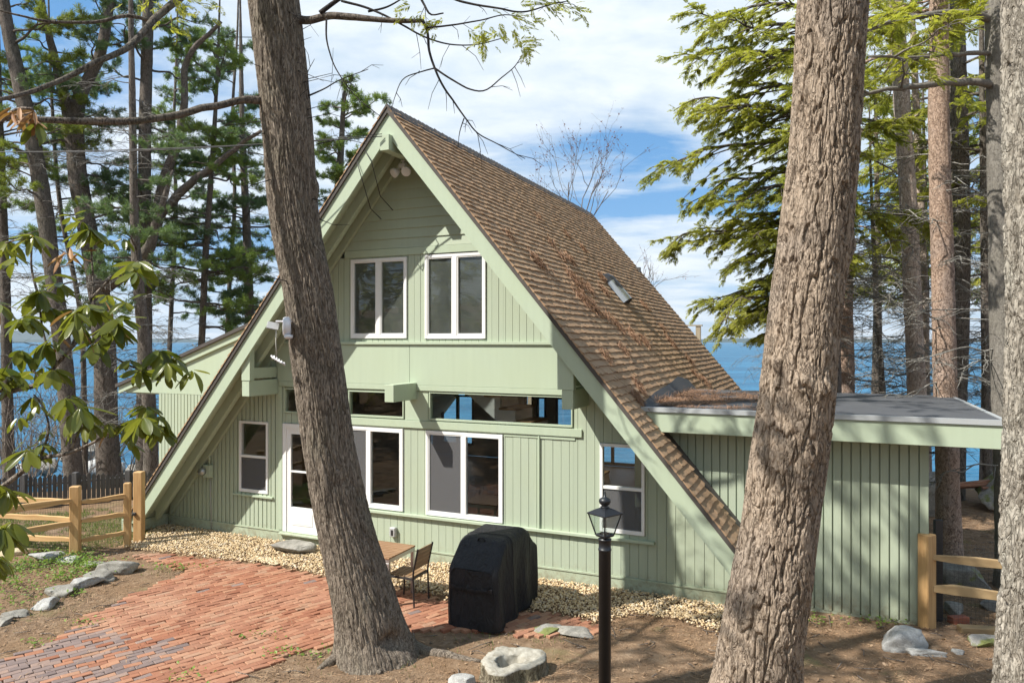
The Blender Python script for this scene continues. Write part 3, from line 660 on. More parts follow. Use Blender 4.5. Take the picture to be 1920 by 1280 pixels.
# service cables from the gable peak
peak = H(AX - .02, -1.0, 7.42)
far = W(-300, 282, 13.0)
def sagline(a, b, s, n=24): t_ = np.linspace(0, 1, n)[:, None]; P = a*(1-t_) + b*t_; P[:, 2] -= (4*s*t_*(1-t_))[:, 0]; return P
cab = tag(MB().tube(sagline(peak, far, .12), .008, 6).tube(sagline(peak + [0, 0, .04], far + [0, 0, .08], .2), .006, 6)
    .tube([H(2.3, -.86, 7.2), H(2.42, -.9, 6.9), H(2.5, -.7, 6.3), H(2.55, -.45, 6.15)], .008, 6).tube([H(2.45, -.86, 7.33), H(2.66, -.9, 7.05), H(2.7, -.7, 6.5), H(2.76, -.4, 6.3)], .008, 6)
    .obj('service_cable', M['wire'], None, True), 'black overhead service cables running from the gable peak past the leaning trunk', 'cable')
# ---------------------------------------------------------------- ground, lake, far shore
LAKE = -3.0
def sstep(a, b, x): t_ = np.clip((x-a)/(b-a), 0, 1); return t_*t_*(3-2*t_)
def gz(x, y):
    x = np.asarray(x, float); y = np.asarray(y, float)
    z = .075 + .03*(fbm(x*.9+9, y*.9, 2.2) - .5) + .012*(fbm(x*5+3, y*5, 7.7, 3)-.5)
    z = z + .12*np.maximum(0, 7.6 - y) - .0018*np.maximum(0, -y)**1.5*0
    z = z + .10*np.exp(-((x+8.2)**2/1.6 + (y-11.4)**2/1.2))
    z = z - 3.9*sstep(19.5, 37, y + .35*np.clip(-x-6.5, 0, 8) + .35*np.clip(x-6, 0, 7)) + .3*(fbm(x*.25, y*.25, 4.4)-.5)*sstep(16, 24, y)
    return z + .15*sstep(8, 13, x)*sstep(11, 17, y)*(1-sstep(20, 24, y))
def gridline(a, b, step, far, g=1.28):
    L = list(np.arange(a, b + 1e-6, step)); s = step
    while L[-1] < far: s *= g; L.append(L[-1] + s)
    s = step
    while L[0] > -far: s *= g; L.insert(0, L[0] - s)
    return np.array(L)
gx = gridline(-10, 10.5, .09, 260); gy = gridline(6.5, 14.5, .09, 45)
gy = np.concatenate([gridline(6.5, 14.5, .09, 1e9 if False else 40)]); gy = gy[gy < 44]
gy = np.concatenate([[-140, -90, -60], gy[gy > -40], [46]])
XX, YY = np.meshgrid(gx, gy, indexing='ij'); ZZ = gz(XX, YY)
i, j = np.meshgrid(np.arange(len(gx)-1), np.arange(len(gy)-1), indexing='ij'); nY = len(gy)
F = np.stack([i*nY+j, (i+1)*nY+j, (i+1)*nY+j+1, i*nY+j+1], -1).reshape(-1, 4)
tag(MB().add(np.stack([XX, YY, ZZ], -1), F).obj('ground', M['floor'], None, True), 'brown pine needle covered ground around the house', 'ground', kind='structure')
tag(MB().add([(-9000, 25, LAKE), (9000, 25, LAKE), (9000, 9000, LAKE), (-9000, 9000, LAKE)], [(0, 1, 2, 3)]).obj('lake', M['water']), 'rippled deep blue lake beyond the house', 'lake', kind='structure')
hx = np.linspace(-9000, 9000, 361); hb = MB()
for (Y0, amp, base, k, sd) in ((5200, 26, 9, .0016, 1.0), (7600, 330, 10, .0007, 5.0)):
    h = base + amp*np.clip(fbm(hx*k, sd, 3.1, 5)*2.2-.55, 0, 2)
    if amp > 100: h = h*np.clip((-hx-1200)/2500, 0.12, 1)
    n = len(hx); rr = np.linspace(0, 1, 7)
    V = np.stack([np.repeat(hx[:, None], 7, 1), Y0 + 900*rr[None] + 0*hx[:, None], LAKE - 1 + (h[:, None]+1)*np.sin(rr*math.pi/2)[None]*(1 + .12*(fbm(hx[:, None]*.01, rr[None]*9, 2.) - .5))], -1)
    i, j = np.meshgrid(np.arange(n-1), np.arange(6), indexing='ij')
    hb.add(V, np.stack([i*7+j, (i+1)*7+j, (i+1)*7+j+1, i*7+j+1], -1).reshape(-1, 4))
tag(hb.obj('hills', M['hills'], None, True), 'low wooded far shore and distant blue hills across the lake', 'hills', kind='structure')

# ---------------------------------------------------------------- brick patio
PAT = [(262,1035),(330,1040),(430,1052),(520,1062),(610,1082),(700,1097),(770,1108),(840,1126),(1000,1146),(1060,1153),(1128,1172),(1122,1184),(1000,1190),(845,1180),(745,1176),(690,1187),(640,1202),(560,1222),(475,1257),(405,1292),(380,1380),(-120,1380),(-80,1250),(0,1234),(60,1215),(115,1187),(172,1150),(240,1118),(300,1092),(352,1070),(310,1054),(256,1046)]
PATW = np.array([G(x, y, .1)[:2] for x, y in PAT])
GREY = np.array([G(x, y, .1)[:2] for x, y in [(100,1195),(180,1172),(335,1205),(345,1235),(250,1262),(190,1300),(-60,1320),(-60,1250)]])
bl, bw_, bg_ = .205, .098, .007
da = math.atan2(.67, .74); ca, sa_ = math.cos(da), math.sin(da)
ii, jj = np.meshgrid(np.arange(-70, 70), np.arange(-130, 130), indexing='ij'); a = (ii + (jj % 2)*.5 + rng.normal(0, .02, ii.shape))*bl; b = jj*bw_ 
b = b + .05*np.sin(a*.9) + rng.normal(0, .0015, a.shape)
cx, cy = PATW[:, 0].mean(), PATW[:, 1].mean(); bx, by = cx + a*ca - b*sa_, cy + a*sa_ + b*ca
keep = inside(PATW, bx, by); bx, by = bx[keep], by[keep]; n = len(bx)
h_, w_ = (bl-bg_)/2, (bw_-bg_)/2; c_ = .006
PV = np.array([(sx*h_, sy*w_, -.03) for sx, sy in ((-1,-1),(1,-1),(1,1),(-1,1))] + [(sx*h_, sy*w_, .022) for sx, sy in ((-1,-1),(1,-1),(1,1),(-1,1))] + [(sx*(h_-c_), sy*(w_-c_), .028) for sx, sy in ((-1,-1),(1,-1),(1,1),(-1,1))])
PF = np.array([(0,1,5,4),(1,2,6,5),(2,3,7,6),(3,0,4,7),(4,5,9,8),(5,6,10,9),(6,7,11,10),(7,4,8,11),(8,9,10,11)])
Rm = rotz_m(da + rng.normal(0, .012, n)); tx, ty = rng.normal(0, .028, n), rng.normal(0, .05, n)
Rt = np.zeros((n, 3, 3)); Rt[:, 0, 0] = 1; Rt[:, 1, 1] = 1; Rt[:, 2, 2] = 1; Rt[:, 2, 0] = tx; Rt[:, 2, 1] = ty
Rm = Rm @ Rt; pos = np.stack([bx, by, .077 + .02*(fbm(bx*.8, by*.8, 1.1)-.5) + rng.normal(0, .003, n)], 1)
gr = inside(GREY, bx + rng.normal(0, .12, n), by + rng.normal(0, .12, n)) & (rng.random(n) < .68) | (rng.random(n) < .012)
mb = MB()
for k, msk in ((0, ~gr), (1, gr)): inst(mb, PV, PF, pos[msk], Rm[msk], np.ones(msk.sum()), k)
tag(mb.obj('patio', [M['brick'], M['brick_grey']]), 'red brick patio laid in slanting rows in front of the house', 'patio', kind='structure')

# gravel along the front wall
GRV = [H(x, -.045)[:2] for x in (-3.3, 0, 3, 6, 8.9)] + [G(x, y, .1)[:2] for x, y in [(1385,1128),(1372,1178),(1330,1180),(1270,1160),(1190,1150),(1130,1166),(1060,1150),(1000,1143),(840,1122),(770,1104),(700,1093),(610,1079),(520,1059),(430,1049),(330,1037),(262,1032),(236,1024)]]
GRV = np.array(GRV)
IV, IF = ico(1)
def scatter(poly, n):
    lo, hi = poly.min(0), poly.max(0); P = rng.uniform(lo, hi, (n, 2)); return P[inside(poly, P[:, 0], P[:, 1])]
P = scatter(GRV, 78000); n = len(P)
edge = rng.normal(0, .05, (n, 2)); P = P + edge; P = P[(((P - [HX, HY]) @ D) < -.06)]; n = len(P)
pz = gz(P[:, 0], P[:, 1]) + .02 + .03*fbm(P[:, 0]*2, P[:, 1]*2, .5) + rng.uniform(0, .018, n)
sc = np.exp(rng.normal(math.log(.0135), .32, n))[:, None]*np.stack([rng.uniform(.9, 1.45, n), rng.uniform(.75, 1.1, n), rng.uniform(.5, .85, n)], 1)
mb = MB(); q = rng.normal(0, 1, (n, 3)); inst(mb, IV, IF, np.concatenate([P, pz[:, None]], 1), frames(q*[1, 1, .35]), sc)
tag(mb.obj('gravel', M['pebble'], None, True), 'tan rounded gravel strip along the foot of the front wall', 'gravel', kind='stuff')

# ---------------------------------------------------------------- rocks
def unit_(v): return v/np.linalg.norm(v)
def rock_obj(name, label, cat, px, py, size, mat, rz=0.0, seed=0, flat=.0, group=None, P=None, blocky=0.0, sink=.33):
    V, F = ico(4); V = V.copy()
    if blocky: V = np.sign(V)*np.abs(V)**(1-blocky*.6); 
    lr = np.random.default_rng(seed + 100)
    for _ in range(13):                                    # split faces
        nn = unit_(lr.normal(0, 1, 3)); e_ = V @ nn - lr.uniform(.36, .80); V = V - np.maximum(0, e_)[:, None]*nn*.9
    d = fbm(V[:, 0]*1.3+seed*7, V[:, 1]*1.3+seed*3, V[:, 2]*1.3+seed, 4) - .5; d2 = fbm(V[:, 0]*5+seed, V[:, 1]*5, V[:, 2]*5, 3) - .5
    rd = 1 - np.abs(fbm(V[:, 0]*2.2+seed, V[:, 1]*2.2+5, V[:, 2]*2.2, 3)*2-1)
    V = V*(1 + .45*d + .14*d2 + .16*(rd-.7))[:, None]
    V[:, 2] = np.where(V[:, 2] > .62 - flat, .62 - flat + (V[:, 2]-.62+flat)*.28, V[:, 2]); V = V*np.array(size)/2
    c, s_ = math.cos(rz), math.sin(rz); V = V @ np.array([[c, s_, 0], [-s_, c, 0], [0, 0, 1]])
    p = G(px, py, .1) if P is None else np.array(P, float); z0 = float(gz(p[0], p[1])) if P is None else p[2]
    o = MB().add(V, F).obj(name, M[mat], None, True, (p[0], p[1], z0 + size[2]*(.5-sink)))
    return tag(o, label, cat, group)
B = 'stones edging the garden bed'
rock_obj('rock', 'rounded grey stone at the patio end of the garden edging', 'rock', 214, 1072, (.74,.50,.40), 'rock', .3, 1, group=B)
rock_obj('rock', 'second edging stone from the patio end, split and sandy grey', 'rock', 190, 1086, (.62,.44,.34), 'rock', .5, 2, group=B)
rock_obj('rock', 'third edging stone from the patio end, low and pale on top', 'rock', 156, 1099, (.60,.40,.28), 'rock_pale', .2, 3, group=B)
rock_obj('rock', 'broad flat edging stone sunk in needles mid row', 'rock', 122, 1112, (.68,.48,.26), 'rock', .4, 4, .2, group=B)
rock_obj('rock', 'small pale greenish edging stone with a gap either side', 'rock', 87, 1136, (.46,.36,.25), 'rock_pale', .7, 5, group=B)
rock_obj('rock', 'low long grey edging stone near the rhododendron', 'rock', 35, 1152, (.56,.34,.18), 'rock', .2, 6, .1, group=B)
rock_obj('rock', 'small edging stone at the bottom end of the row', 'rock', 10, 1165, (.34,.28,.18), 'rock', .9, 7, group=B)
rock_obj('rock', 'large smooth whitish stone behind the green weeds by the fence post', 'rock', 92, 1050, (.80,.45,.34), 'rock_pale', .1, 8)
rock_obj('rock', 'bluish white stone at the foot of the cedar gate post', 'rock', 137, 1054, (.50,.34,.24), 'rock_pale', -.2, 9)
rock_obj('rock', 'long low stone between the gate post and the edging row', 'rock', 176, 1060, (.60,.30,.14), 'rock', -.1, 10, .2)
rock_obj('flagstone', 'layered tan slab lying behind the garden bed weeds', 'rock', 30, 1036, (.95,.55,.24), 'rock_tan', -.1, 11, .25, blocky=.6)
rock_obj('step_stone', 'grey granite block step below the white door', 'step', 546, 1034, (.88,.52,.34), 'rock', HA-.12, 12, .22, blocky=.85, sink=.12)
rock_obj('flagstone', 'flat sandy flagstone at the gravel edge before the step', 'flagstone', 503, 1050, (.75,.42,.12), 'rock_tan', HA, 13, .3, sink=.3)
rock_obj('rock', 'small bright white rock on the needles at the leaning trunk foot', 'rock', 686, 1254, (.26,.18,.17), 'white_rock', .2, 14)
rock_obj('rock', 'pale rounded rock at the bottom edge beside the stump', 'rock', 866, 1282, (.42,.28,.22), 'rock_pale', .1, 15)
rock_obj('rock', 'low mossy green rock behind the stump near the brick strip', 'rock', 1030, 1180, (.46,.36,.20), 'rock_moss', .2, 16)
rock_obj('rock', 'long grey slab between the mossy rock and the lamp post', 'rock', 1086, 1187, (.72,.34,.16), 'rock', -.3, 17, .2)
rock_obj('rock', 'large pale jagged rock on the ground before the flat-roofed wing', 'rock', 1685, 1204, (.80,.52,.44), 'rock_pale', .3, 18, -.1)
rock_obj('rock', 'flat pale foot of stone leaning on the large jagged rock', 'rock', 1722, 1220, (.74,.32,.18), 'rock_pale', -.3, 19, .1)
rock_obj('rock', 'long greenish grey rock beside the big edge trunk', 'rock', 1845, 1204, (.50,.30,.22), 'rock_moss', -.2, 20)
rock_obj('rock', 'small round pale stone between jagged rock and greenish rock', 'rock', 1797, 1220, (.22,.15,.12), 'rock_pale', 0, 21)
rock_obj('rock', 'grey rock behind the split rail fence above the red brick', 'rock', 1790, 1148, (.40,.34,.30), 'rock', .4, 22)
rock_obj('boulder', 'big lichened boulder under the stacked lumber', 'boulder', 0, 0, (1.9,1.4,1.5), 'rock', .2, 23, P=(9.6,16.2,.25), sink=.3)
rock_obj('boulder', 'dark mossy boulder beside the smooth grey trunk', 'boulder', 0, 0, (1.5,1.2,1.2), 'rock_moss', .6, 24, P=(11.2,16.6,.3), sink=.3)
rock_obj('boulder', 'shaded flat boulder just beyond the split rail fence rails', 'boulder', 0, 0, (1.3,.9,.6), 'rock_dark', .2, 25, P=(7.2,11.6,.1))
rock_obj('boulder', 'upright slab of grey rock leaning by the reddish trunk', 'boulder', 0, 0, (.9,.5,1.2), 'rock', .9, 26, P=(8.55,15.2,.15), sink=.25)
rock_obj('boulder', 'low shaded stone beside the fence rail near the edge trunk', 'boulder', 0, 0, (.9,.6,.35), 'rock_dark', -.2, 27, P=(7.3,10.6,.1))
for k, (px, py, Y, s, lb) in enumerate([(150,848,36,2.0,'pale shore boulder beside the straight dark pine trunk'),(182,860,35,1.7,'shore boulder between two dark pine trunks'),(172,835,38,1.6,'small far shore boulder at the water edge'),(218,868,34,1.5,'rounded shore boulder just above the picket tops'),(90,862,36,1.8,'shore boulder behind the rhododendron stems'),(52,870,35,1.6,'grey shore boulder low behind the rhododendron leaves'),(250,872,34,1.3,'shore boulder beside the far wing wall')]):
    p = W(px, py, Y); rock_obj('boulder', lb, 'boulder', 0, 0, (s, s*.8, s*.7), 'rock_pale' if k % 2 else 'rock', k, 30+k, P=(p[0], p[1], p[2]-s*.2), sink=.5, group='boulders on the lake shore')
p = G(1797, 1163, .1); o = MB().bbox(-.13, .13, -.06, .06, 0, .10, .008).obj('loose_brick', M['red_brick'], None, False, (p[0], p[1], float(gz(p[0], p[1]))-.01), .15)
tag(o, 'loose red brick lying at the foot of the split rail fence', 'brick')
p = G(1850, 1182, .1); o = MB().bbox(-.35, .35, -.07, .07, 0, .09, .012).obj('timber_offcut', M['cedar_old'], None, False, (p[0], p[1], float(gz(p[0], p[1]))-.01), -.15)
tag(o, 'grey timber offcut on the ground beyond the greenish rock', 'timber')

# ---------------------------------------------------------------- stump
p = G(958, 1262, .1); nth = 96; th = np.arange(nth)/nth*2*math.pi
r = .31 + .05*np.sin(2*th+.6) + .035*np.sin(3*th+2) + .025*np.sin(5*th) ; r = r*(1 + .45*(fbm(np.cos(th)*2.2, np.sin(th)*2.2, 3.3, 4)-.5)) + .012*np.abs(np.sin(th*17+2*np.sin(3*th)))
rows = []
for f, z, hole in ((1.12, -.06, 0), (1.05, .02, 0), (1.0, .06, 0), (1.0, .12, 0), (1.0, .17, 0), (.97, .185, 0), (.8, .19, 0), (.6, .172, 0), (.46, .166, 0), (.36, .16, 1), (.32, .12, 1), (.26, .02, 1), (.02, .0, 1)):
    rr = r*f if not hole else f*.40*(1 + .25*np.sin(2*th+1))
    tilt = .05*np.cos(th-2.0)*rr/.35 if z > .1 and f > .2 else 0; bn = .05*(fbm(np.cos(th)*rr*9, np.sin(th)*rr*9, z*4+.7, 3)-.5)
    ox = -.03 if hole else 0
    rows.append(np.stack([np.cos(th)*rr*1.15 + ox, np.sin(th)*rr*.92, z + tilt + bn*(1 if z > 0 else 0)], -1))
V = np.array(rows).reshape(-1, 3); k = len(rows); i, j = np.meshgrid(np.arange(k-1), np.arange(nth), indexing='ij'); j2 = (j+1) % nth; FF = np.stack([i*nth+j, i*nth+j2, (i+1)*nth+j2, (i+1)*nth+j], -1).reshape(-1, 4)
mb = MB().add(V, FF[4*nth:]); mb.F.append(FF[:4*nth]); mb.M.append(np.full(4*nth, 1))
tag(mb.obj('tree_stump', [M['stump'], M['stump_side']], None, True, (p[0], p[1], float(gz(p[0], p[1]))+.02), .3), 'weathered grey hollow tree stump with flared edge on the needles', 'tree stump')

# ---------------------------------------------------------------- lamp post
LY = 4.7; lp = W(1134, 640, LY); lz = float(gz(lp[0], LY)); lamp = empty('lamp_post', (lp[0], LY, 0), R(38))
tag(lamp, 'black garden lamp post with four-sided glass lantern', 'lamp post')
zz = lambda py: CAMZ - (py-640)/FPX*LY
pr = .0405
MB().lathe([(pr, lz-.1), (pr, zz(1031)), (pr+.003, zz(1030.5)), (pr+.003, zz(1028)), (pr, zz(1027.5)), (pr, zz(1012)), (pr+.003, zz(1011.5)), (pr+.003, zz(1009)), (.02, zz(1008)), (.018, zz(999))], (0, 0, 0), 28).obj('post', M['black_paint'], lamp, True)
q0, q1, zb, zt = .040, .076, zz(1003), zz(962)
mb = MB(); mb.lathe([(.02, zb-.012), (q0*1.35, zb-.008), (q0*1.5, zb), (.02, zb+.001)], (0, 0, 0), 4, 0, R(45))
for sx in (-1, 1):
    for sy in (-1, 1): mb.tube([(sx*q0, sy*q0, zb), (sx*q1, sy*q1, zt)], .0048, 6)
for s in (-1, 1):
    mb.tube([(-q1, s*q1, zt), (q1, s*q1, zt)], .005, 6).tube([(s*q1, -q1, zt), (s*q1, q1, zt)], .005, 6)
    mb.tube([(-q0, s*q0, zb+.006), (q0, s*q0, zb+.006)], .005, 6).tube([(s*q0, -q0, zb+.006), (s*q0, q0, zb+.006)], .005, 6)
mb.obj('lantern_frame', M['black_paint'], lamp)
for a_ in range(4):
    c, s_ = math.cos(a_*math.pi/2), math.sin(a_*math.pi/2); rot = lambda x, y, z: (x*c - y*s_, x*s_ + y*c, z)
    MB().add([rot(-q0+.003, -q0, zb+.008), rot(q0-.003, -q0, zb+.008), rot(q1-.004, -q1, zt-.002), rot(-q1+.004, -q1, zt-.002), rot(-q0+.003, -q0+.003, zb+.008), rot(q0-.003, -q0+.003, zb+.008), rot(q1-.004, -q1+.003, zt-.002), rot(-q1+.004, -q1+.003, zt-.002)],
             [(0,1,2,3),(4,7,6,5),(0,4,5,1),(3,2,6,7),(1,5,6,2),(0,3,7,4)]).obj('glass', M['clear'], lamp)
d2 = math.sqrt(2)
prof = [(.082*d2, zt-.004), (.083*d2, zt+.003), (.066*d2, zt+.013), (.046*d2, zt+.026), (.026*d2, zt+.036), (.018*d2, zt+.04)]
MB().lathe(prof, (0, 0, 0), 4, 0, R(45)).obj('lantern_roof', M['black_paint'], lamp)
zf = zt + .036
MB().lathe([(.028, zf), (.03, zf+.008), (.018, zf+.014), (.034, zf+.028), (.040, zf+.044), (.036, zf+.058), (.02, zf+.068), (.009, zf+.074), (.006, zf+.10), (.001, zf+.118)], (0, 0, 0), 20).obj('finial', M['black_paint'], lamp, True)
MB().lathe([(.016, zb+.002), (.016, zb+.03), (.012, zb+.035), (.018, zb+.055), (.022, zb+.075), (.016, zb+.10), (.004, zb+.108)], (0, 0, 0), 16).obj('bulb', M['clear'], lamp, True)

# ---------------------------------------------------------------- covered grill
gp = G(930, 1188, .1); grill = empty('covered_grill', (gp[0], gp[1], .10), HA)
tag(grill, 'barbecue grill under a black fabric cover on the patio', 'grill')
Wd, Ln = .72, 1.48                 # local: x from -Wd to 0, y from 0 to Ln; the corner by the viewer at the origin
ny, prof = 46, []
ys = np.linspace(0, Ln, ny)
def topz(y): return np.interp(y, [0, .025, .30, .38, 1.0, 1.10, 1.38, Ln], [.80, .84, 1.13, 1.165, 1.18, 1.15, .90, .84])
nseg = 26; rows = []
for y in ys:
    tz = topz(y); sh = min(tz-.02, .93) ; rr = .085 + .12*max(0, tz-.95)
    ring = []
    zs = np.linspace(0, tz - rr, 22)
    edge = min(y, Ln - y); rc = max(0, .05 - edge); ins = .05 - math.sqrt(max(0, .05**2 - rc**2))
    flare = lambda z: .018*max(0, .5 - z)
    R_ = [(0 - ins + flare(z), z) for z in zs]; T_ = [(-ins - rr*(1-math.cos(a_)) - .0, tz - rr + rr*math.sin(a_)) for a_ in np.linspace(.2, math.pi/2, 7)]
    half = R_ + T_; midx = -Wd/2
    full = half + [(midx*2 - x, z) for x, z in half[::-1]]
    rows.append([(x, y, z) for x, z in full])
V = np.array(rows); nr = V.shape[1]
fold = .030*np.sin(V[..., 1]*13 + 1.2*np.sin(V[..., 2]*3)) + .024*(fbm(V[..., 1]*5, V[..., 2]*1.3, V[..., 0]*2, 3)-.5)
nx = np.where(V[..., 0] > -Wd/2, 1, -1); amp = np.clip((1.15-V[..., 2])*1.1, 0, 1)
V[..., 0] += nx*fold*amp; V[..., 2] += .03*(fbm(V[..., 0]*4, V[..., 1]*4, 2.2, 3)-.5)*np.clip(V[..., 2]*4, 0, 1)
i, j = np.meshgrid(np.arange(ny-1), np.arange(nr-1), indexing='ij')
mb = MB().add(V.reshape(-1, 3), np.stack([i*nr+j, (i+1)*nr+j, (i+1)*nr+j+1, i*nr+j+1], -1).reshape(-1, 4))
for e_, yy, dirn in ((0, 0, -1), (ny-1, Ln, 1)):       # end faces as draped grids
    ring = V[e_]; half = nr//2; Lh = ring[:half]; Rh = ring[half:][::-1]; tt = np.linspace(0, 1, 15)[:, None, None]
    gridp = Lh[None]*(1-tt) + Rh[None]*tt; bow = np.sin(np.linspace(0, 1, 15)*math.pi)[:, None]
    gridp[..., 1] += dirn*bow*(.012 + .026*(fbm(gridp[..., 0]*6, gridp[..., 2]*2.2, 5.5, 3)-.45)); m_ = half
    i, j = np.meshgrid(np.arange(14), np.arange(m_-1), indexing='ij'); Fq = np.stack([i*m_+j, i*m_+j+1, (i+1)*m_+j+1, (i+1)*m_+j], -1).reshape(-1, 4)
    mb.add(gridp.reshape(-1, 3), Fq if dirn < 0 else Fq[:, ::-1])
mb.obj('cover', M['cover'], grill, True)
seam = MB()
for e_ in (0, 16, 35, ny-1):
    seam.tube(V[e_][::1] + np.array([0, -.004 if e_ == 0 else 0, .004]) + (V[e_] - V[e_].mean(0))*.006, .0045, 5, cap=False)
hem = np.concatenate([V[:, 0], V[::-1, -1]]) + [0, 0, .03]; seam.tube(V[:, 0] + [.006, 0, .035], .006, 5); seam.tube(V[:, -1] + [-.006, 0, .035], .006, 5)
seam.obj('seam', M['cover'], grill, True)
xs_ = np.linspace(-Wd+.05, -.04, 14); strap = MB()
top_ = [(x, -.030 - .012*math.sin(k*1.1), .60 - .035*math.sin((x+Wd)/Wd*math.pi) + .01*math.sin(k*2.1)) for k, x in enumerate(xs_)]
strap.add([t_ for t_ in top_] + [(x, y-.012, z-.055) for x, y, z in top_] + [(x, y+.02, z-.06) for x, y, z in top_], [(k, k+1, 14+k+1, 14+k) for k in range(13)] + [(14+k, 14+k+1, 28+k+1, 28+k) for k in range(13)])
strap.obj('strap', M['cover'], grill, True)
MB().tube([(-.42, .30, 1.12), (-.40, .30, 1.165), (-.33, .30, 1.165), (-.31, .30, 1.12)], .012, 6).obj('handle', M['cover'], grill, True)

# ---------------------------------------------------------------- table and chair (house axes)
tb = empty('patio_table', H(3.50, -1.83, .10), HA); tag(tb, 'square patio table with brown slatted top and grey legs', 'table')
mb = MB(); k = 0; y = -.375
while y < .36: mb.bbox(-.385, .385, y, y+.066, .712, .735, .003); y += .0735
mb.obj('tabletop', M['slat'], tb)
mb = MB(); mb.box(-.37, .37, -.36, -.33, .65, .711).box(-.37, .37, .33, .36, .65, .711).box(-.37, -.34, -.33, .33, .65, .711).box(.34, .37, -.33, .33, .65, .711); mb.obj('apron', M['grey_metal'], tb)
for sx in (-1, 1):
    for sy in (-1, 1): MB().bbox(sx*.345-.025, sx*.345+.025, sy*.335-.025, sy*.335+.025, 0, .65, .004).obj('leg', M['grey_metal'], tb)
ch = empty('patio_chair', H(3.98, -1.84, .10), HA); tag(ch, 'patio chair with brown slatted back and dark metal frame at the table', 'chair')
for sy in (-.21, .21):
    MB().tube([(.235, sy, 0), (.215, sy, .44), (.225, sy, .55), (.30, sy, .87)], .016, 4).obj('leg', M['dark_metal'], ch)
    MB().tube([(-.21, sy, 0), (-.19, sy, .44)], .015, 4).obj('leg', M['dark_metal'], ch)
mb = MB()
for k in range(6): mb.bbox(-.215+k*.071, -.152+k*.071, -.195, .195, .435, .452, .003)
mb.obj('seat', M['slat_chair'], ch)
mb = MB().box(-.20, .21, -.225, -.20, .405, .434).box(-.20, .21, .20, .225, .405, .434).box(-.205, -.18, -.20, .20, .405, .434).box(.19, .215, -.20, .20, .405, .434); mb.obj('seat_frame', M['dark_metal'], ch)
mb = MB()
for k in range(5):
    z = .545 + k*.063; x = .226 + (z-.55)*.235; mb.bbox(x-.010, x+.008, -.197, .197, z, z+.054, .003)
mb.obj('backrest', M['slat_chair'], ch)

# ---------------------------------------------------------------- split rail fences
def rail(mb, a, b, h=.10, w=.06):
    a, b = np.array(a), np.array(b); n = 10; tt = np.linspace(0, 1, n)[:, None]; P = a*(1-tt)+b*tt; d_ = (b-a)/np.linalg.norm(b-a); s_ = np.array([-d_[1], d_[0], 0])
    up = np.array([0, 0, 1.]); rows = []
    for k in range(n):
        hh = h*(.82+.3*rng.random())*(.6 if k in (0, n-1) else 1); ww = w*(.85+.3*rng.random()); o = rng.normal(0, .004)
        c = P[k] + up*o; rows.append([c + s_*ww/2 - up*hh*.42, c + s_*ww/2 + up*hh*.40, c + up*hh*.5, c - s_*ww/2 + up*hh*.40, c - s_*ww/2 - up*hh*.42, c - up*hh*.5])
    V = np.array(rows).reshape(-1, 3); i, j = np.meshgrid(np.arange(n-1), np.arange(6), indexing='ij'); j2 = (j+1) % 6
    mb.add(V, np.stack([i*6+j, i*6+j2, (i+1)*6+j2, (i+1)*6+j], -1).reshape(-1, 4)); mb.add(V[:6], [(5,4,3,2,1,0)]); mb.add(V[-6:], [(0,1,2,3,4,5)])
def post(p, z1, parent, w=.15, name='post', mat='cedar_v', rz=.2):
    z0 = float(gz(p[0], p[1])) - .15; h = w/2
    o = MB().bbox(-h, h, -h*.85, h*.85, z0, z1, .012).obj(name, M[mat], parent, False, (p[0], p[1], 0), rz); return o
def railobj(a, b, parent, h=.10, mat='cedar_h'): mb = MB(); rail(mb, a, b, h); mb.obj('rail', M[mat], parent)
def wiremesh(a, b, z0, z1, parent, sx=.05, sz=.075, r=.0016):
    a, b = np.array(a[:2]), np.array(b[:2]); L = np.linalg.norm(b-a); mb = MB()
    for k in np.arange(0, L, sx): p = a + (b-a)*k/L; mb.tube([(p[0], p[1], z0), (p[0], p[1], z1)], r, 3, cap=False)
    for z in np.arange(z0, z1, sz): mb.tube([(a[0], a[1], z), (b[0], b[1], z)], r, 3, cap=False)
    mb.obj('wire_mesh', M['mesh_wire'], parent)
fl1 = empty('split_rail_fence', (0, 0, 0)); tag(fl1, 'new cedar split rail fence corner behind the rhododendron', 'fence')
P1 = np.array([-7.98, 13.13]); PL = np.array([-9.55, 11.2]); PB = np.array([-10.4, 13.62])
post(P1, 1.36, fl1, .165); post(PL, 1.4, fl1, .165); post(PB, 1.3, fl1, .165)
def z3(p, z): return (p[0], p[1], z)
for z in (1.11, .70): railobj(z3(P1, z), z3(PL, z+.02), fl1, .12)
for z in (1.06, .74, .36): railobj(z3(P1+[-.02, .04], z), z3(PB, z), fl1, .10)
wiremesh(P1 + [-.05, .09], PB + [0, .06], .15, 1.2, fl1)
gt = empty('garden_gate', (0, 0, 0)); tag(gt, 'three-rail cedar garden gate with wire mesh beside the house corner', 'gate')
P2 = np.array([-7.36, 13.75]); P3 = np.array([-7.29, 14.05])
for z in (1.045, .70, .345): railobj(z3(P1+[.06, .07], z), z3(P2, z+.01), gt, .095)
post(P2, 1.30, gt, .12, 'stile'); wiremesh(P1+[.08, .12], P2+[0, .05], .12, 1.2, gt)
gpst = empty('gate_post', (P3[0], P3[1], 0)); tag(gpst, 'tall cedar gate post standing against the house corner', 'post')
o = MB().bbox(-.085, .085, -.075, .075, -.1, 1.46, .012).obj('post', M['cedar_v'], gpst, False); MB().bbox(-.08, -.02, -.11, -.076, .62, .68, .004).obj('latch', M['dark_metal'], gpst)
fr = empty('split_rail_fence', (0, 0, 0)); tag(fr, 'short cedar split rail fence starting at the flat-roofed wing corner', 'fence')
Q0 = np.array([5.70, 9.87]); Q1 = np.array([7.9, 8.92]); post(Q0, 1.36, fr, .185, rz=.45); post(Q1, 1.36, fr, .185)
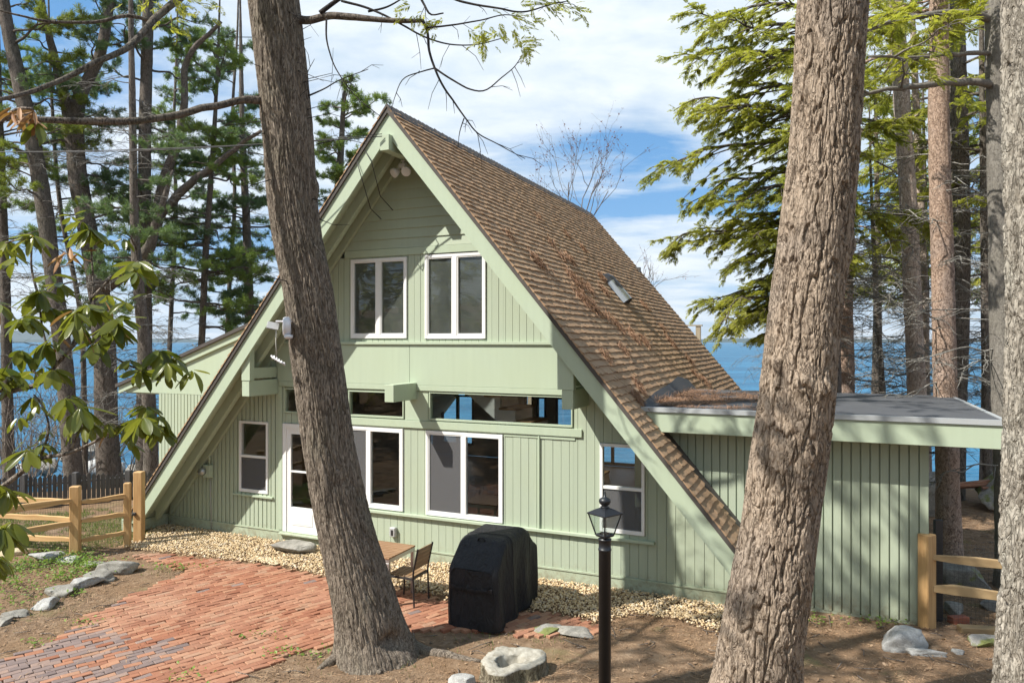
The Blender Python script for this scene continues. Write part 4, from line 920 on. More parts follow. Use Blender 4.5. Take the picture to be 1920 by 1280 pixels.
railobj(z3(Q0+[.05, -.03], 1.05), z3(Q1, 1.05), fr, .13, 'cedar_old'); railobj(z3(Q0+[.05, -.03], .63), z3(Q1, .65), fr, .14, 'cedar_old')
wiremesh(Q0+[.1, .12], Q1+[.06, .14], .1, 1.25, fr)
o = MB().bbox(-.055, .055, -.03, .03, .0, 1.5, .006).obj('stake', M['dark_metal'], fr, False, (5.99, 10.1, 0))
# dark picket fence
pf = empty('picket_fence', (0, 0, 0)); tag(pf, 'dark weathered picket fence behind the cedar rails', 'fence')
A_, B_ = W(-140, 900, 16.0), W(300, 882, 18.2); L = np.linalg.norm((B_-A_)[:2]); mb = MB(); d_ = (B_-A_)/L; an = math.atan2(d_[1], d_[0]); s = 0.0
while s < L:
    w = .085 + rng.normal(0, .006); zt = A_[2]*(1-s/L) + B_[2]*s/L + rng.normal(0, .022); g0 = -.35
    mb.prism([(s, g0), (s+w, g0), (s+w, zt-.06), (s+w*.5, zt), (s, zt-.06)], -.011, .011); s += w + .014
mb.xf(np.array([[math.cos(an), -math.sin(an), 0, A_[0]], [math.sin(an), math.cos(an), 0, A_[1]], [0, 0, 1, 0], [0, 0, 0, 1]])); mb.obj('pickets', M['grey_fence'], pf)
for k in (.12, .40, .62, .86):
    p = A_ + (B_-A_)*k; MB().bbox(-.06, .06, -.06, .06, -.4, p[2]+.06, .008).obj('post', M['grey_fence'], pf, False, (p[0], p[1]-.09, 0))
    
for z in (.1, .62):
    mb = MB(); mb.tube([A_*[1, 1, 0] + [0, .04, z], B_*[1, 1, 0] + [0, .04, z]], .03, 4); mb.obj('rail', M['grey_fence'], pf)
# lumber on the boulder
for k, (x0, y0, z0, x1, y1, z1, w, lb) in enumerate([(9.6,17.2,.42,12.9,16.4,.82,.16,'lowest reddish board of the lumber stack beyond the fence'),(9.5,17.0,.50,12.7,16.2,.90,.15,'middle reddish board of the lumber stack beyond the fence'),(9.9,16.9,.58,13.0,16.3,1.02,.14,'topmost long board of the lumber stack beyond the fence'),(10.8,16.5,.62,12.8,16.0,.80,.12,'short board leaning out of the lumber stack toward the fence')]):
    a_, b_ = np.array([x0, y0, z0]), np.array([x1, y1, z1]); d_ = b_-a_; L = np.linalg.norm(d_); q = Vector(d_).to_track_quat('X', 'Z').to_matrix(); mm = np.eye(4); mm[:3, :3] = np.array(q); mm[:3, 3] = a_
    o = MB().bbox(0, L, -w/2, w/2, 0, .045, .004); o.xf(mm); tag(o.obj('lumber_board', M['lumber']), lb, 'board', 'reddish boards stacked on the boulder')

# ---------------------------------------------------------------- loose litter, weeds, grass
vis = np.array([(-10, 7.4), (10, 7.4), (13, 16), (6, 16), (5.9, 10.6), (4.4, 10.3), (-7.3, 14.4), (-11.5, 14)])
P = scatter(vis, 120000); on = inside(PATW, P[:, 0], P[:, 1]) ; ing = inside(GRV, P[:, 0], P[:, 1])
patch = fbm(P[:, 0]*1.1, P[:, 1]*1.1, 8.1, 4)
keep = (~on & ~ing & (rng.random(len(P)) < np.clip((patch-.3)*3.2, .12, 1))) | (on & (rng.random(len(P)) < .10*np.clip((fbm(P[:, 0]*1.6, P[:, 1]*1.6, 4.2)-.42)*9, .15, 1))) | (ing & (rng.random(len(P)) < .06)); P = P[keep]; n = len(P)
on = inside(PATW, P[:, 0], P[:, 1]) | inside(GRV, P[:, 0], P[:, 1])
pz = gz(P[:, 0], P[:, 1]) + rng.uniform(.003, .02, n) + np.where(on, .045, 0); q = rng.normal(0, 1, (n, 3))*[1, 1, .16]
mb = MB(); inst(mb, tri, tf, np.concatenate([P, pz[:, None]], 1), frames(q, rng.normal(0, .5, n)), np.stack([rng.uniform(.04, .11, n), rng.uniform(.005, .010, n), np.ones(n)], 1))
tag(mb.obj('pine_needle_litter', M['litter']), 'tan fallen pine needles scattered over the bare ground', 'pine needles', kind='stuff')
mb = MB(); P = scatter(vis, 900); P = P[~inside(PATW, P[:, 0], P[:, 1])]
for x_, y_ in P:
    a_ = rng.uniform(0, 6.28); L = rng.uniform(.08, .38)*rng.uniform(.5, 1.3); z_ = float(gz(x_, y_)) + .015; dx, dy = math.cos(a_)*L/2, math.sin(a_)*L/2
    mb.tube([(x_-dx, y_-dy, z_), (x_+rng.normal(0, .02), y_+rng.normal(0, .02), z_+rng.uniform(.0, .03)), (x_+dx, y_+dy, z_+.004)], [.007, .006, .003], 5)
tag(mb.obj('fallen_twigs', M['twig'], None, True), 'short fallen twigs lying about on the bare ground', 'twigs', kind='stuff')
lv = np.array([[-.5, 0, 0], [-.2, -.28, .06], [.25, -.22, .04], [.5, 0, 0], [.25, .22, .08], [-.2, .28, .03]]); lf = np.array([[0, 1, 2, 5], [5, 2, 3, 4]])
P = scatter(vis, 20000); keep = ~inside(PATW, P[:, 0], P[:, 1]) | (rng.random(len(P)) < .08); P = P[keep]; x_ = P[:, 0]; keep = rng.random(len(P)) < np.where(x_ > 3, 1, .5); P = P[keep]; n = len(P)
mb = MB(); inst(mb, lv, lf, np.concatenate([P, (gz(P[:, 0], P[:, 1])+.02)[:, None]], 1), frames(rng.normal(0, 1, (n, 3))*[1, 1, .25], rng.normal(0, .4, n)), np.exp(rng.normal(math.log(.024), .5, n)))
tag(mb.obj('dry_leaves', M['dryleaf']), 'curled dry leaves and chips strewn on the ground', 'leaves', kind='stuff')
wv = np.array([[0, 0, 0], [.45, -.34, .12], [1, 0, .05], [.45, .34, .12]]); wf = np.array([[0, 1, 2, 3]])
mb = MB()
for (px, py, n, rx, ry) in [(150,1058,200,.28,.16),(128,1052,160,.26,.14),(110,1045,160,.28,.16),(148,1075,200,.24,.22),(140,1090,80,.18,.12),(175,1068,80,.18,.1),(30,1075,260,.34,.26),(70,1062,220,.36,.2),(15,1085,200,.25,.22),(108,1092,50,.1,.08),(10,1107,120,.2,.14),(25,1135,80,.3,.2),(60,1112,60,.3,.15),(145,1117,30,.08,.06),(1520,1165,60,.2,.1),(1660,1165,70,.25,.1),(330,1066,60,.25,.1),(165,1168,30,.12,.08),(70,1208,24,.14,.06),(470,1195,20,.2,.1),(560,1225,50,.25,.08),(350,1270,30,.15,.1)]:
    c = G(px, py, .1); x_, y_ = c[0]+rng.normal(0, rx, n), c[1]+rng.normal(0, ry, n); z_ = gz(x_, y_) + rng.uniform(.03, .13, n)*(1 if n > 70 else .5) + (.03 if n <= 60 else 0)
    inst(mb, wv, wf, np.stack([x_, y_, z_], 1), frames(rng.normal(0, 1, (n, 3))*[1, 1, .35] + [0, 0, .1], rng.normal(0, .5, n)), rng.uniform(.03, .065, n))
tag(mb.obj('weeds', M['weed']), 'bright green low weeds in the stone edged garden bed', 'weeds', kind='stuff')
gpoly = np.array([(-11.5, 13.3), (-7.95, 13.3), (-7.3, 14.0), (-6.9, 15.6), (-8, 17), (-12.5, 16.5)]); P = scatter(gpoly, 26000); P = P[fbm(P[:, 0]*1.5, P[:, 1]*1.5, 3.) > .36]; n = len(P)
extra = np.array([G(px, py, .1)[:2] + rng.normal(0, s_, 2) for (px, py, s_, k) in [(760,1240,.1,0),(900,1200,.3,0),(640,1225,.25,0),(330,1066,.2,0),(1030,1190,.2,0),(30,1120,.35,0),(60,1140,.3,0)] for _ in range(60)]); P = np.concatenate([P, extra]); n = len(P)
mb = MB(); inst(mb, tri, tf, np.concatenate([P, gz(P[:, 0], P[:, 1])[:, None]], 1), frames(rng.normal(0, .4, (n, 3)) + [0, 0, 1], rng.uniform(0, 6, n)), np.stack([rng.uniform(.04, .10, n), rng.uniform(.006, .012, n), np.ones(n)], 1))
tag(mb.obj('grass', M['grass']), 'thin green grass beyond the cedar rails and gate', 'grass', kind='stuff')
# ---------------------------------------------------------------- trees
def resample(P, r, step, zfine=None):
    P = np.asarray(P, float); r = np.asarray(r, float); d_ = np.r_[0, np.cumsum(np.linalg.norm(np.diff(P, axis=0), axis=1))]
    n = max(3, int(d_[-1]/step)+1); s = np.linspace(0, d_[-1], n)
    if zfine is not None:
        sf = np.interp(zfine, P[:, 2], d_); s = np.concatenate([np.arange(0, sf, step), np.linspace(sf, d_[-1], 60)])
    # smooth through the measured points (Catmull-Rom)
    def cr(A):
        A = np.asarray(A, float).reshape(len(d_), -1); m = np.gradient(A, d_, axis=0); k = np.clip(np.searchsorted(d_, s, 'right')-1, 0, len(d_)-2)
        h = (d_[k+1]-d_[k])[:, None]; u = ((s-d_[k])[:, None])/h
        return (2*u**3-3*u**2+1)*A[k] + (u**3-2*u**2+u)*h*m[k] + (-2*u**3+3*u**2)*A[k+1] + (u**3-u**2)*h*m[k+1]
    return cr(P), cr(r)[:, 0], s
def trunk_geo(mb, path, rad, kind, nth, step, flare=0.0, seed=0, knots=(), zf=None):
    P, r, s = resample(path, rad, step, zf); n = len(P); th = np.arange(nth)/nth*2*math.pi
    TH, S = np.meshgrid(th, s); Rr = r[:, None]; ct, st_ = np.cos(TH), np.sin(TH); z = P[:, 2][:, None] + 0*TH; r0 = float(np.median(r))
    tw = .12*z + .35*(fbm(ct*1.5+seed, st_*1.5, z*.5, 3)-.5)          # slow spiral and wander of the ridges
    c2, s2 = np.cos(TH+tw)*r0, np.sin(TH+tw)*r0
    pl = lambda v, k: np.minimum(1, np.abs(2*v-1)*k)
    if kind == 'stringy':
        n1 = fbm(c2*21+seed, s2*21, z*2.0, 3); n2 = fbm(c2*46+seed, s2*46+3, z*4.6, 3); n3 = fbm(c2*70, s2*70+seed, z*9, 2)
        h = .020*pl(n1, 6) + .012*pl(n2, 5) + .007*n3 - .010
    elif kind == 'plated':
        wz = z*2.6 + .5*fbm(c2*9+5, s2*9, z*3, 2)
        n1 = fbm(c2*12.5+seed, s2*12.5, wz, 3); n2 = fbm(c2*27+seed, s2*27+3, z*7.5, 3); n3 = fbm(c2*70, s2*70+seed, z*24, 2)
        h = .038*pl(n1, 8) + .012*pl(n2, 6) + .009*n3 - .030
    elif kind == 'ridged':
        n1 = fbm(c2*11+seed, s2*11, z*1.7, 3); n2 = fbm(c2*30+seed, s2*30, z*8, 3); n3 = fbm(c2*80, s2*80+seed, z*30, 2)
        h = .060*pl(n1, 4) + .020*pl(n2, 4) + .014*n3 - .050
    else:
        n1 = fbm(c2*16+seed, s2*16, z*3, 3); n2 = fbm(c2*45, s2*45+seed, z*11, 2); h = .014*pl(n1, 4) + .008*n2
        h = h*min(1, r0/.2)
    lump = .045*(fbm(ct*1.2+seed, st_*1.2+4, z*.9, 3)-.5)*r0/.3
    rad_ = Rr + h - .02 + lump
    if flare:
        zr = np.maximum(0, z - z.min()); lob = .5 + .5*np.cos(TH*5 + seed) * .7 + .3*np.sin(TH*3+1)
        rad_ = rad_*(1 + flare*np.exp(-zr/.22)*(.35 + .75*lob) + .10*np.exp(-zr/.9))
    for (ka, kz, kr, kh) in knots:
        da_ = np.angle(np.exp(1j*(TH-ka))); rad_ = rad_ + kh*np.exp(-((da_*r0)**2 + (z-kz)**2)/kr**2)
    V = np.stack([P[:, 0][:, None] + rad_*ct, P[:, 1][:, None] + rad_*st_, z], -1)
    i, j = np.meshgrid(np.arange(n-1), np.arange(nth), indexing='ij'); j2 = (j+1) % nth
    mb.add(V.reshape(-1, 3), np.stack([i*nth+j, i*nth+j2, (i+1)*nth+j2, (i+1)*nth+j], -1).reshape(-1, 4))
def limb(mb, P, r, n=8, step=.12, wob=.012, seed=0):
    Q, q, s = resample(P, np.broadcast_to(np.asarray(r, float), (len(P),)) if np.ndim(r) == 0 else r, step)
    w = np.stack([fbm(s*2.3+seed, 1.3+k, seed*.7, 3)-.5 for k in range(3)], 1)*wob*4*np.minimum(1, s/.3)[:, None]
    mb.tube(Q + w, np.maximum(q, .002), n)
    return Q + w
def pxpath(pts, Y0, Y1=None):
    Y1 = Y0 if Y1 is None else Y1; k = len(pts); return np.array([W(x, y, Y0 + (Y1-Y0)*i/(k-1)) for i, (x, y) in enumerate(pts)])
# leaf prototypes
def proto_tuft(n=18):
    V = []; F = []
    for k in range(n):
        a = rng.uniform(0, 6.28); sp = rng.uniform(.15, 1.15); d_ = np.array([math.cos(sp), math.sin(sp)*math.cos(a), math.sin(sp)*math.sin(a)]); o = np.array([rng.uniform(-.35, .1), 0, 0])
        s_ = np.cross(d_, rng.normal(0, 1, 3)); s_ /= np.linalg.norm(s_); L = rng.uniform(.75, 1.05)
        V += [o - s_*.035, o + d_*L*.6 - s_*.045, o + d_*L, o + d_*L*.6 + s_*.045]; F.append([4*k, 4*k+1, 4*k+2, 4*k+3])
    return np.array(V), np.array(F)
def proto_spray(n=11):
    V = []; F = []; k = 0
    for i in range(n):
        x = .06 + .94*i/n; L = .36*(1-.72*x) + .05
        for sg in (-1, 1):
            a = rng.uniform(.65, 1.0); d_ = np.array([math.cos(a), sg*math.sin(a), rng.normal(-.12, .10)]); s_ = np.array([-sg*math.sin(a)*.9, math.cos(a)*.9, rng.normal(0, .4)])
            o = np.array([x, 0, -.16*x*x]); w = .030 + .018*rng.random(); V += [o, o + d_*L*.45 - s_*w, o + d_*L, o + d_*L*.5 + s_*w]; F.append([k, k+1, k+2, k+3]); k += 4
    V += [np.array([.85, 0, -.1]), np.array([1.0, -.03, -.17]), np.array([1.14, 0, -.22]), np.array([1.0, .03, -.17])]; F.append([k, k+1, k+2, k+3])
    return np.array(V), np.array(F)
TUFTS = [proto_tuft() for _ in range(4)]; SPRAYS = [proto_spray() for _ in range(4)]
class Crown:
    def __init__(s): s.P = []; s.D = []; s.S = []
    def put(s, P, D, S): s.P.append(np.atleast_2d(P)); s.D.append(np.atleast_2d(D)); s.S.append(np.atleast_1d(S))
    def build(s, mb, protos, roll=.35, up=(0, 0, 1)):
        if not s.P: return
        P, D_, S = np.concatenate(s.P), np.concatenate(s.D), np.concatenate(s.S); w = rng.integers(0, len(protos), len(P))
        for k, (pv, pf_) in enumerate(protos):
            m = w == k
            if m.any(): inst(mb, pv, pf_, P[m], frames(D_[m], rng.normal(0, roll, m.sum()), up), S[m])
def unit(v): v = np.asarray(v, float); return v/(np.linalg.norm(v)+1e-9)
def grow_limb(wood, cr, P0, az, L, r, rise=.2, droop=.25, nsub=6, style='pine', dens=1.0, size=.17, start=.25, seed=0, bare=.0):
    """one limb: a wandering tapered tube, side twigs, and needles on their outer parts"""
    n = 7; t_ = np.linspace(0, 1, n); d0 = np.array([math.cos(az), math.sin(az), rise])
    P = P0 + d0*L*t_[:, None]; P[:, 2] -= droop*L*t_**2; P += rng.normal(0, (.035 if style == 'hemlock' else .07)*L, (n, 3))*t_[:, None]
    Q = limb(wood, P, r*(1-t_*.85), 6, max(.12, L/14), .02*L**.5, seed); m = len(Q)
    for k in range(nsub):
        f = start + (1-start)*(k+rng.random()*.8)/nsub; i = min(m-2, int(f*(m-1))); d_ = unit(Q[i+1]-Q[i]); sd = np.cross(d_, [0, 0, 1]); sd = unit(sd)*(1 if k % 2 else -1)
        l2 = L*(.42*(1-f)+.14)*rng.uniform(.6, 1.25); dd = unit(d_*.75 + sd*.8 + np.array([0, 0, rng.normal(.05 if style == 'pine' else -.12, .18)]))
        tt = np.linspace(0, 1, 5); S = Q[i] + dd*l2*tt[:, None]; S[:, 2] -= (0 if style == 'pine' else .22)*l2*tt**2; S += rng.normal(0, .05*l2, (5, 3))*tt[:, None]
        S2 = limb(wood, S, r*.38*(1-f*.5)*(1-tt*.75)+.003, 4, max(.1, l2/6), .02, seed+k)
        if style == 'dead' or rng.random() < bare:
            for q in range(3):
                a = S2[int(len(S2)*rng.uniform(.3, .9))-1]; e = unit(dd + rng.normal(0, .6, 3)); l3 = l2*rng.uniform(.25, .55)
                wood.tube([a, a+e*l3*.5+rng.normal(0, .02, 3), a+e*l3+rng.normal(0, .04, 3)], [.004, .003, .002], 3)
            continue
        na = max(2, int(dens*l2*(16 if style == 'pine' else 11)))
        u = rng.uniform(.25, 1.0, na); base = np.array([S2[min(len(S2)-1, int(x*(len(S2)-1)+.5))] for x in u]); sg = rng.choice([-1, 1], na)[:, None]
        sdir = unit(np.cross(dd, [0, 0, 1]))
        if style == 'pine':
            o = base + rng.normal(0, .05, (na, 3)); D_ = dd*.7 + sdir*sg*rng.uniform(.1, .8, (na, 1)) + np.array([0, 0, .45]) + rng.normal(0, .3, (na, 3)); S_ = size*rng.uniform(.7, 1.25, na)
        else:
            o = base; D_ = dd*.8 + sdir*sg*rng.uniform(.3, 1.0, (na, 1)) + np.array([0, 0, -.22]) + rng.normal(0, .16, (na, 3)); S_ = size*rng.uniform(.6, 1.3, na)
        cr.put(o, D_, S_)
    if style != 'dead':
        na = max(3, int(dens*5)); i = np.clip((m-1-rng.integers(0, max(1, m//3), na)), 0, m-1); cr.put(Q[i], np.tile(unit(Q[-1]-Q[-2]), (na, 1)) + rng.normal(0, .4, (na, 3)), size*rng.uniform(.8, 1.2, na))
    return Q
def at_z(P, z): P = np.asarray(P); o = np.argsort(P[:, 2]); return np.array([np.interp(z, P[o, 2], P[o, k]) for k in range(3)])
def finish(root, wood, crown, wmat, cmat, style='pine', dead=None):
    if dead is not None and dead.n: wood.merge(dead, 1)
    wood.obj('trunk', [wmat, M['twig_dead']], root, True)
    if crown is not None and crown.P:
        mb = MB(); crown.build(mb, TUFTS if style == 'pine' else SPRAYS, .5 if style == 'pine' else .3); mb.obj('crown', cmat, root)


# --- leaning trunk in front of the house
T = empty('hemlock_tree'); tag(T, 'big leaning tree trunk with stringy bark in front of the white door', 'tree')
ctr = [(712,1232,150),(696,1180,124),(677,1100,112),(650,1000,102),(618,840,93),(590,640,92),(573,520,91),(558,440,90),(535,200,90),(514,0,89),(494,-200,85),(470,-430,78),(450,-700,66),(440,-1000,48),(436,-1300,26)]
TY = 9.05; path = np.array([W(x, y, TY) for x, y, w in ctr]); rad = np.array([w/2/FPX*TY for x, y, w in ctr]); path[0, 2] -= .12
wd = MB(); trunk_geo(wd, path, rad, 'stringy', 420, .015, .34, 3, zf=8.7, knots=((0.2, 5.95, .10, .035), (3.0, 6.85, .12, .03), (5.55, .34, .10, -.16)))
for pts, rr in (([(735,1165),(765,1205),(800,1218),(850,1226),(900,1236)], [.13,.09,.07,.05,.02]), ([(660,1190),(640,1222),(618,1240),(596,1250)], [.12,.09,.06,.02]), ([(690,1200),(700,1235),(712,1258)], [.12,.08,.03])):
    Pp = np.array([G(x, y, .1) if k else W(x, y, 9.0) for k, (x, y) in enumerate(pts)]); Pp[1:, 2] = gz(Pp[1:, 0], Pp[1:, 1]) + np.array(rr[1:])*.25; limb(wd, Pp, np.array(rr), 14, .05, .02, 2)
lw = MB(); c1 = Crown()
limb(lw, pxpath([(500,190),(455,187),(400,200),(330,217),(260,226),(180,228),(95,226),(0,222),(-120,232)], 8.95, 7.2), np.array([.055,.045,.042,.041,.040,.038,.033,.028,.02]), 10, .06, .012, 1)
L2 = pxpath([(470,-190),(400,-70),(345,-10),(305,25),(275,55),(240,88),(180,118),(100,156),(30,180),(-60,196)], 8.8, 6.2)
limb(lw, L2, np.array([.06,.05,.042,.038,.036,.032,.028,.024,.02,.012]), 10, .06, .014, 2)
limb(lw, pxpath([(285,40),(240,30),(180,40),(100,42),(25,26),(-40,12)], 7.9, 7.0), np.array([.022,.02,.017,.014,.01,.006]), 7, .06, .012, 3)
tw = MB()
def twigline(pts, r0, r1, Y0=8.9, Y1=8.9, side=0, sl=.3):
    P = pxpath(pts, Y0, Y1); Q = limb(tw, P, np.linspace(r0, r1, len(P)), 6, .05, .008, rng.random()*9)
    for _ in range(side):
        i = rng.integers(len(Q)//4, len(Q)-1); d_ = unit(Q[i]-Q[i-1]); e = unit(d_*.6 + rng.normal(0, .6, 3) + [0, 0, -.35]); l = sl*rng.uniform(.4, 1.2)
        p1 = Q[i] + e*l*.5 + rng.normal(0, .02, 3); p2 = p1 + unit(e + [0, 0, -.5])*l*.5; tw.tube([Q[i], p1, p2], [.0045, .0035, .002], 4)
        if rng.random() < .6: tw.tube([p1, p1 + unit(e + rng.normal(0, .6, 3))*l*.4], [.003, .002], 3)
    return Q
limb(lw, pxpath([(545,34),(575,37),(610,30),(660,32),(700,36),(760,39),(792,38)], 9.05, 8.7), np.array([.06,.05,.046,.042,.034,.028,.022]), 9, .05, .01, 5)
twigline([(792,38),(800,55),(805,95),(815,128),(832,165),(850,190),(872,222),(896,250),(935,272),(985,298)], .021, .004, 8.7, 8.4, 9, .4)
twigline([(815,128),(845,148),(880,166),(905,170),(940,148),(965,125),(978,105)], .013, .004, 8.6, 8.5, 4, .35)
twigline([(600,25),(640,-5),(690,-30)], .03, .02); twigline([(640,2),(700,20),(745,42),(800,72),(840,84),(890,84),(950,70)], .016, .005, 8.9, 8.6, 5, .35)
twigline([(612,36),(612,70),(622,108),(640,145),(672,185),(712,218)], .013, .004, 8.9, 8.7, 4, .35); twigline([(780,-20),(795,8),(808,27),(832,24)], .018, .008, 8.7, 8.6, 2)
twigline([(830,-10),(870,5),(930,15),(985,22),(1020,12),(1065,4)], .016, .005, 8.6, 8.3, 6, .3); twigline([(800,52),(850,48),(900,38),(950,28),(985,35)], .012, .004, 8.6, 8.4, 5, .3)
twigline([(815,128),(788,135),(756,148),(742,178),(735,205)], .009, .003, 8.6, 8.6, 3, .3); twigline([(870,222),(862,250),(860,276)], .008, .003, 8.5, 8.5, 1); twigline([(690,22),(730,12),(760,-5)], .014, .008)
twigline([(578,180),(600,170),(640,150),(690,130)], .012, .004, 9.0, 8.7, 6, .4); twigline([(580,185),(576,140),(590,110)], .008, .003, 8.9, 8.8, 3, .3); twigline([(595,270),(640,262),(690,270)], .008, .003, 8.9, 8.9, 3, .3)
for _ in range(26):
    z = rng.uniform(4.6, 8.6); p = at_z(path, z); a = rng.choice([rng.uniform(-.9, .5), rng.uniform(2.6, 4.0)]); e = np.array([math.cos(a), math.sin(a)-.3, rng.normal(0, .3)]); l = rng.uniform(.2, .75); p0 = p + unit(e)*.26
    q = p0 + e*l*.5 + rng.normal(0, .05, 3); tw.tube([p0, q, q + unit(e+[0, 0, -.4]+rng.normal(0, .4, 3))*l*.6], [.006, .004, .002], 4); tw.tube([q, q + unit(e+rng.normal(0, .7, 3))*l*.35], [.003, .002], 3)
for (px, py, Y, n, sp, dx) in [(1060,3,8.3,16,.10,1),(1030,8,8.35,14,.10,.7),(985,20,8.4,10,.08,.8),(905,55,8.5,22,.10,.1),(985,78,8.45,10,.07,.9),(965,55,8.5,10,.08,.8),(780,14,8.7,8,.09,-.4),(815,38,8.65,12,.07,-.2),(985,92,8.45,6,.04,.5),(930,40,8.5,5,.08,.6),(300,8,8,14,.16,.4),(350,5,8.2,16,.14,.8),(365,-10,8.2,14,.14,.8),(270,12,8,10,.1,-.3)]:
    p = W(px, py, Y); c1.put(p + rng.normal(0, sp, (n, 3)), np.array([dx, -.2, -.35]) + rng.normal(0, .5, (n, 3)), .17*rng.uniform(.6, 1.3, n))
c2 = Crown()
for k in range(13):
    z = rng.uniform(11.8, 17.5); az = k*2.4 + rng.normal(0, .3); L = 3.3*(1 - (z-11.5)/10)*rng.uniform(.7, 1.15) + .3
    grow_limb(lw, c2, at_z(path, z), az, L, .045*(1-(z-11)/10), .25, .35, 7, 'hemlock', .9, .30, .25, k, .1)
wd.merge(lw, 1).merge(tw, 2).obj('trunk', [M['bark_stringy'], M['bark_dark'], M['twig_dark']], T, True)
mb = MB(); c1.build(mb, SPRAYS, .5); c2.build(mb, SPRAYS, .3); mb.obj('crown', M['hemlock'], T)

# --- plated trunk at the right
T2 = empty('hemlock_tree'); tag(T2, 'massive tree trunk with cracked plated bark before the flat-roofed wing', 'tree')
ctr = [(1400,1400,200),(1412,1330,170),(1422,1250,150),(1444,1100,142),(1464,960,136),(1486,800,138),(1504,640,133),(1533,400,126),(1545,283,121),(1552,142,122),(1562,0,124),(1570,-250,116),(1578,-600,98),(1584,-1100,68),(1588,-1500,36)]
Y2 = 7.0; path2 = np.array([W(x, y, Y2) for x, y, w in ctr]); rad2 = np.array([w/2/FPX*Y2 for x, y, w in ctr])
wd = MB(); trunk_geo(wd, path2, rad2, 'plated', 460, .011, .3, 11, zf=7.6, knots=((4.4, 3.62, .10, .06), (5.1, 3.55, .09, .05), (3.7, 3.80, .09, .05), (5.9, 4.9, .12, .04)))
c2 = Crown()
for k in range(16):
    z = rng.uniform(9.5, 14.2); az = k*2.4; L = 2.2*(1-(z-9)/9)+.4; grow_limb(wd, c2, at_z(path2, z), az, L, .04, .25, .35, 5, 'hemlock', .6, .28, .25, k, .2)
wd.obj('trunk', M['bark_plated'], T2, True); mb = MB(); c2.build(mb, SPRAYS, .3); mb.obj('crown', M['hemlock'], T2)

# --- trunk at the frame edge
T3 = empty('tree'); tag(T3, 'pale grey furrowed trunk at the very edge of the view by the lumber', 'tree')
ctr = [(1975,1500,190),(1966,1280,158),(1968,1000,150),(1974,640,140),(1970,300,146),(1964,0,146),(1958,-400,130),(1950,-900,100)]
Y3 = 5.6; path3 = np.array([W(x, y, Y3) for x, y, w in ctr]); rad3 = np.array([w/2/FPX*Y3 for x, y, w in ctr])
wd = MB(); trunk_geo(wd, path3, rad3, 'ridged', 330, .012, .2, 21, zf=6.9); c3 = Crown()
for k in range(8): grow_limb(wd, c3, at_z(path3, rng.uniform(8.5, 10.3)), k*2.4, 1.6, .05, .6, .1, 5, 'dead', 1, .2, .25, k)
wd.obj('trunk', M['bark_grey'], T3, True)

# --- pines on the lake side of the house
def bg_tree(name, label, ctr, Y, wmat, cmat, group, limbs, style='pine', dead=0, nth=26, cat='tree', extra=None, seed=0, size=.155, dens=2.0):
    T_ = empty(name); tag(T_, label, cat, group); P = np.array([W(x, y, Y) for x, y, w in ctr]); r = np.array([w/2/FPX*Y for x, y, w in ctr])
    P[0, 2] = min(P[0, 2], float(gz(P[0, 0], P[0, 1])) - .15)
    wd = MB(); trunk_geo(wd, P, r, 'fine', nth, .10, .25, seed); cr = Crown(); dd = MB()
    for (z0, z1, n, L, rise, droop, ds) in limbs:
        for k in range(int(n*(1.5 if style == 'pine' else 1.35))):
            z = rng.uniform(z0, z1); az = rng.uniform(0, 6.28); l = L*rng.uniform(.5, 1.15)
            grow_limb(wd, cr, at_z(P, z), az, l, .018 + .011*l, rise + rng.normal(0, .1), droop, 6, style, ds*dens, size, .3, seed+k, .12)
    for k in range(int(dead*(6 if style == 'pine' else 2.6))):
        z = rng.uniform(max(P[0, 2]+1.5, .8), 12 if style == 'pine' else 8); grow_limb(dd, cr, at_z(P, z), rng.uniform(0, 6.28), rng.uniform(.9, 2.4), .016, rng.normal(.02, .12), .12, 6, 'dead', 1, .2, .15, seed+k)
    for (pts, w0, w1, foli) in (extra or []):
        Q = limb(wd, pxpath(pts, Y, Y-.6), np.linspace(w0, w1, len(pts))/2/FPX*Y, 8, .15, .03, seed)
        for k in range(foli):
            i = rng.integers(len(Q)//3, len(Q)); grow_limb(wd, cr, Q[i], rng.uniform(0, 6.28), rng.uniform(.6, 1.5), .02, .2, .1, 5, style, 1, size, .3, k, .1)
    finish(T_, wd, cr, wmat, cmat, style, dd); return T_
LG = 'pines between the house and the lake'
bg_tree('pine_tree', 'dark leaning pine by the view edge with sprays of yellow-green needles', [(142,915,33.6),(130,800,31.9),(120,680,30.2),(95,480,28.6),(72,320,28.6),(38,160,26.9),(12,40,21.8),(-5,-120,18.5),(-15,-360,11.8)], 23, M['bark_dark'], M['needle_yellow'], LG, [(8.5,15,13,2.6,.25,.1,1.1),(14,20,8,2,.3,.1,1)], 'pine', 6, seed=1)
bg_tree('pine_tree', 'curving dark pine that forks high, with a limb sweeping toward the forked pine', [(208,925,43.7),(200,800,40.3),(196,650,38.6),(182,520,37.0),(162,420,33.6),(143,300,31.9),(150,180,25.2),(185,110,20.2),(205,0,18.5),(212,-180,15.1),(215,-400,8.4)], 24, M['bark_dark'], M['needle_blue'], LG, [(6.5,13,12,2.4,.2,.1,1.0),(12,17,8,2.2,.3,.1,1)], 'pine', 7, extra=[([(178,545),(215,522),(250,495),(278,470),(292,420),(312,360),(325,320)], 38, 4, 2), ([(140,300),(125,200),(100,100),(80,0),(70,-90)], 26, 3, 4)], seed=2)
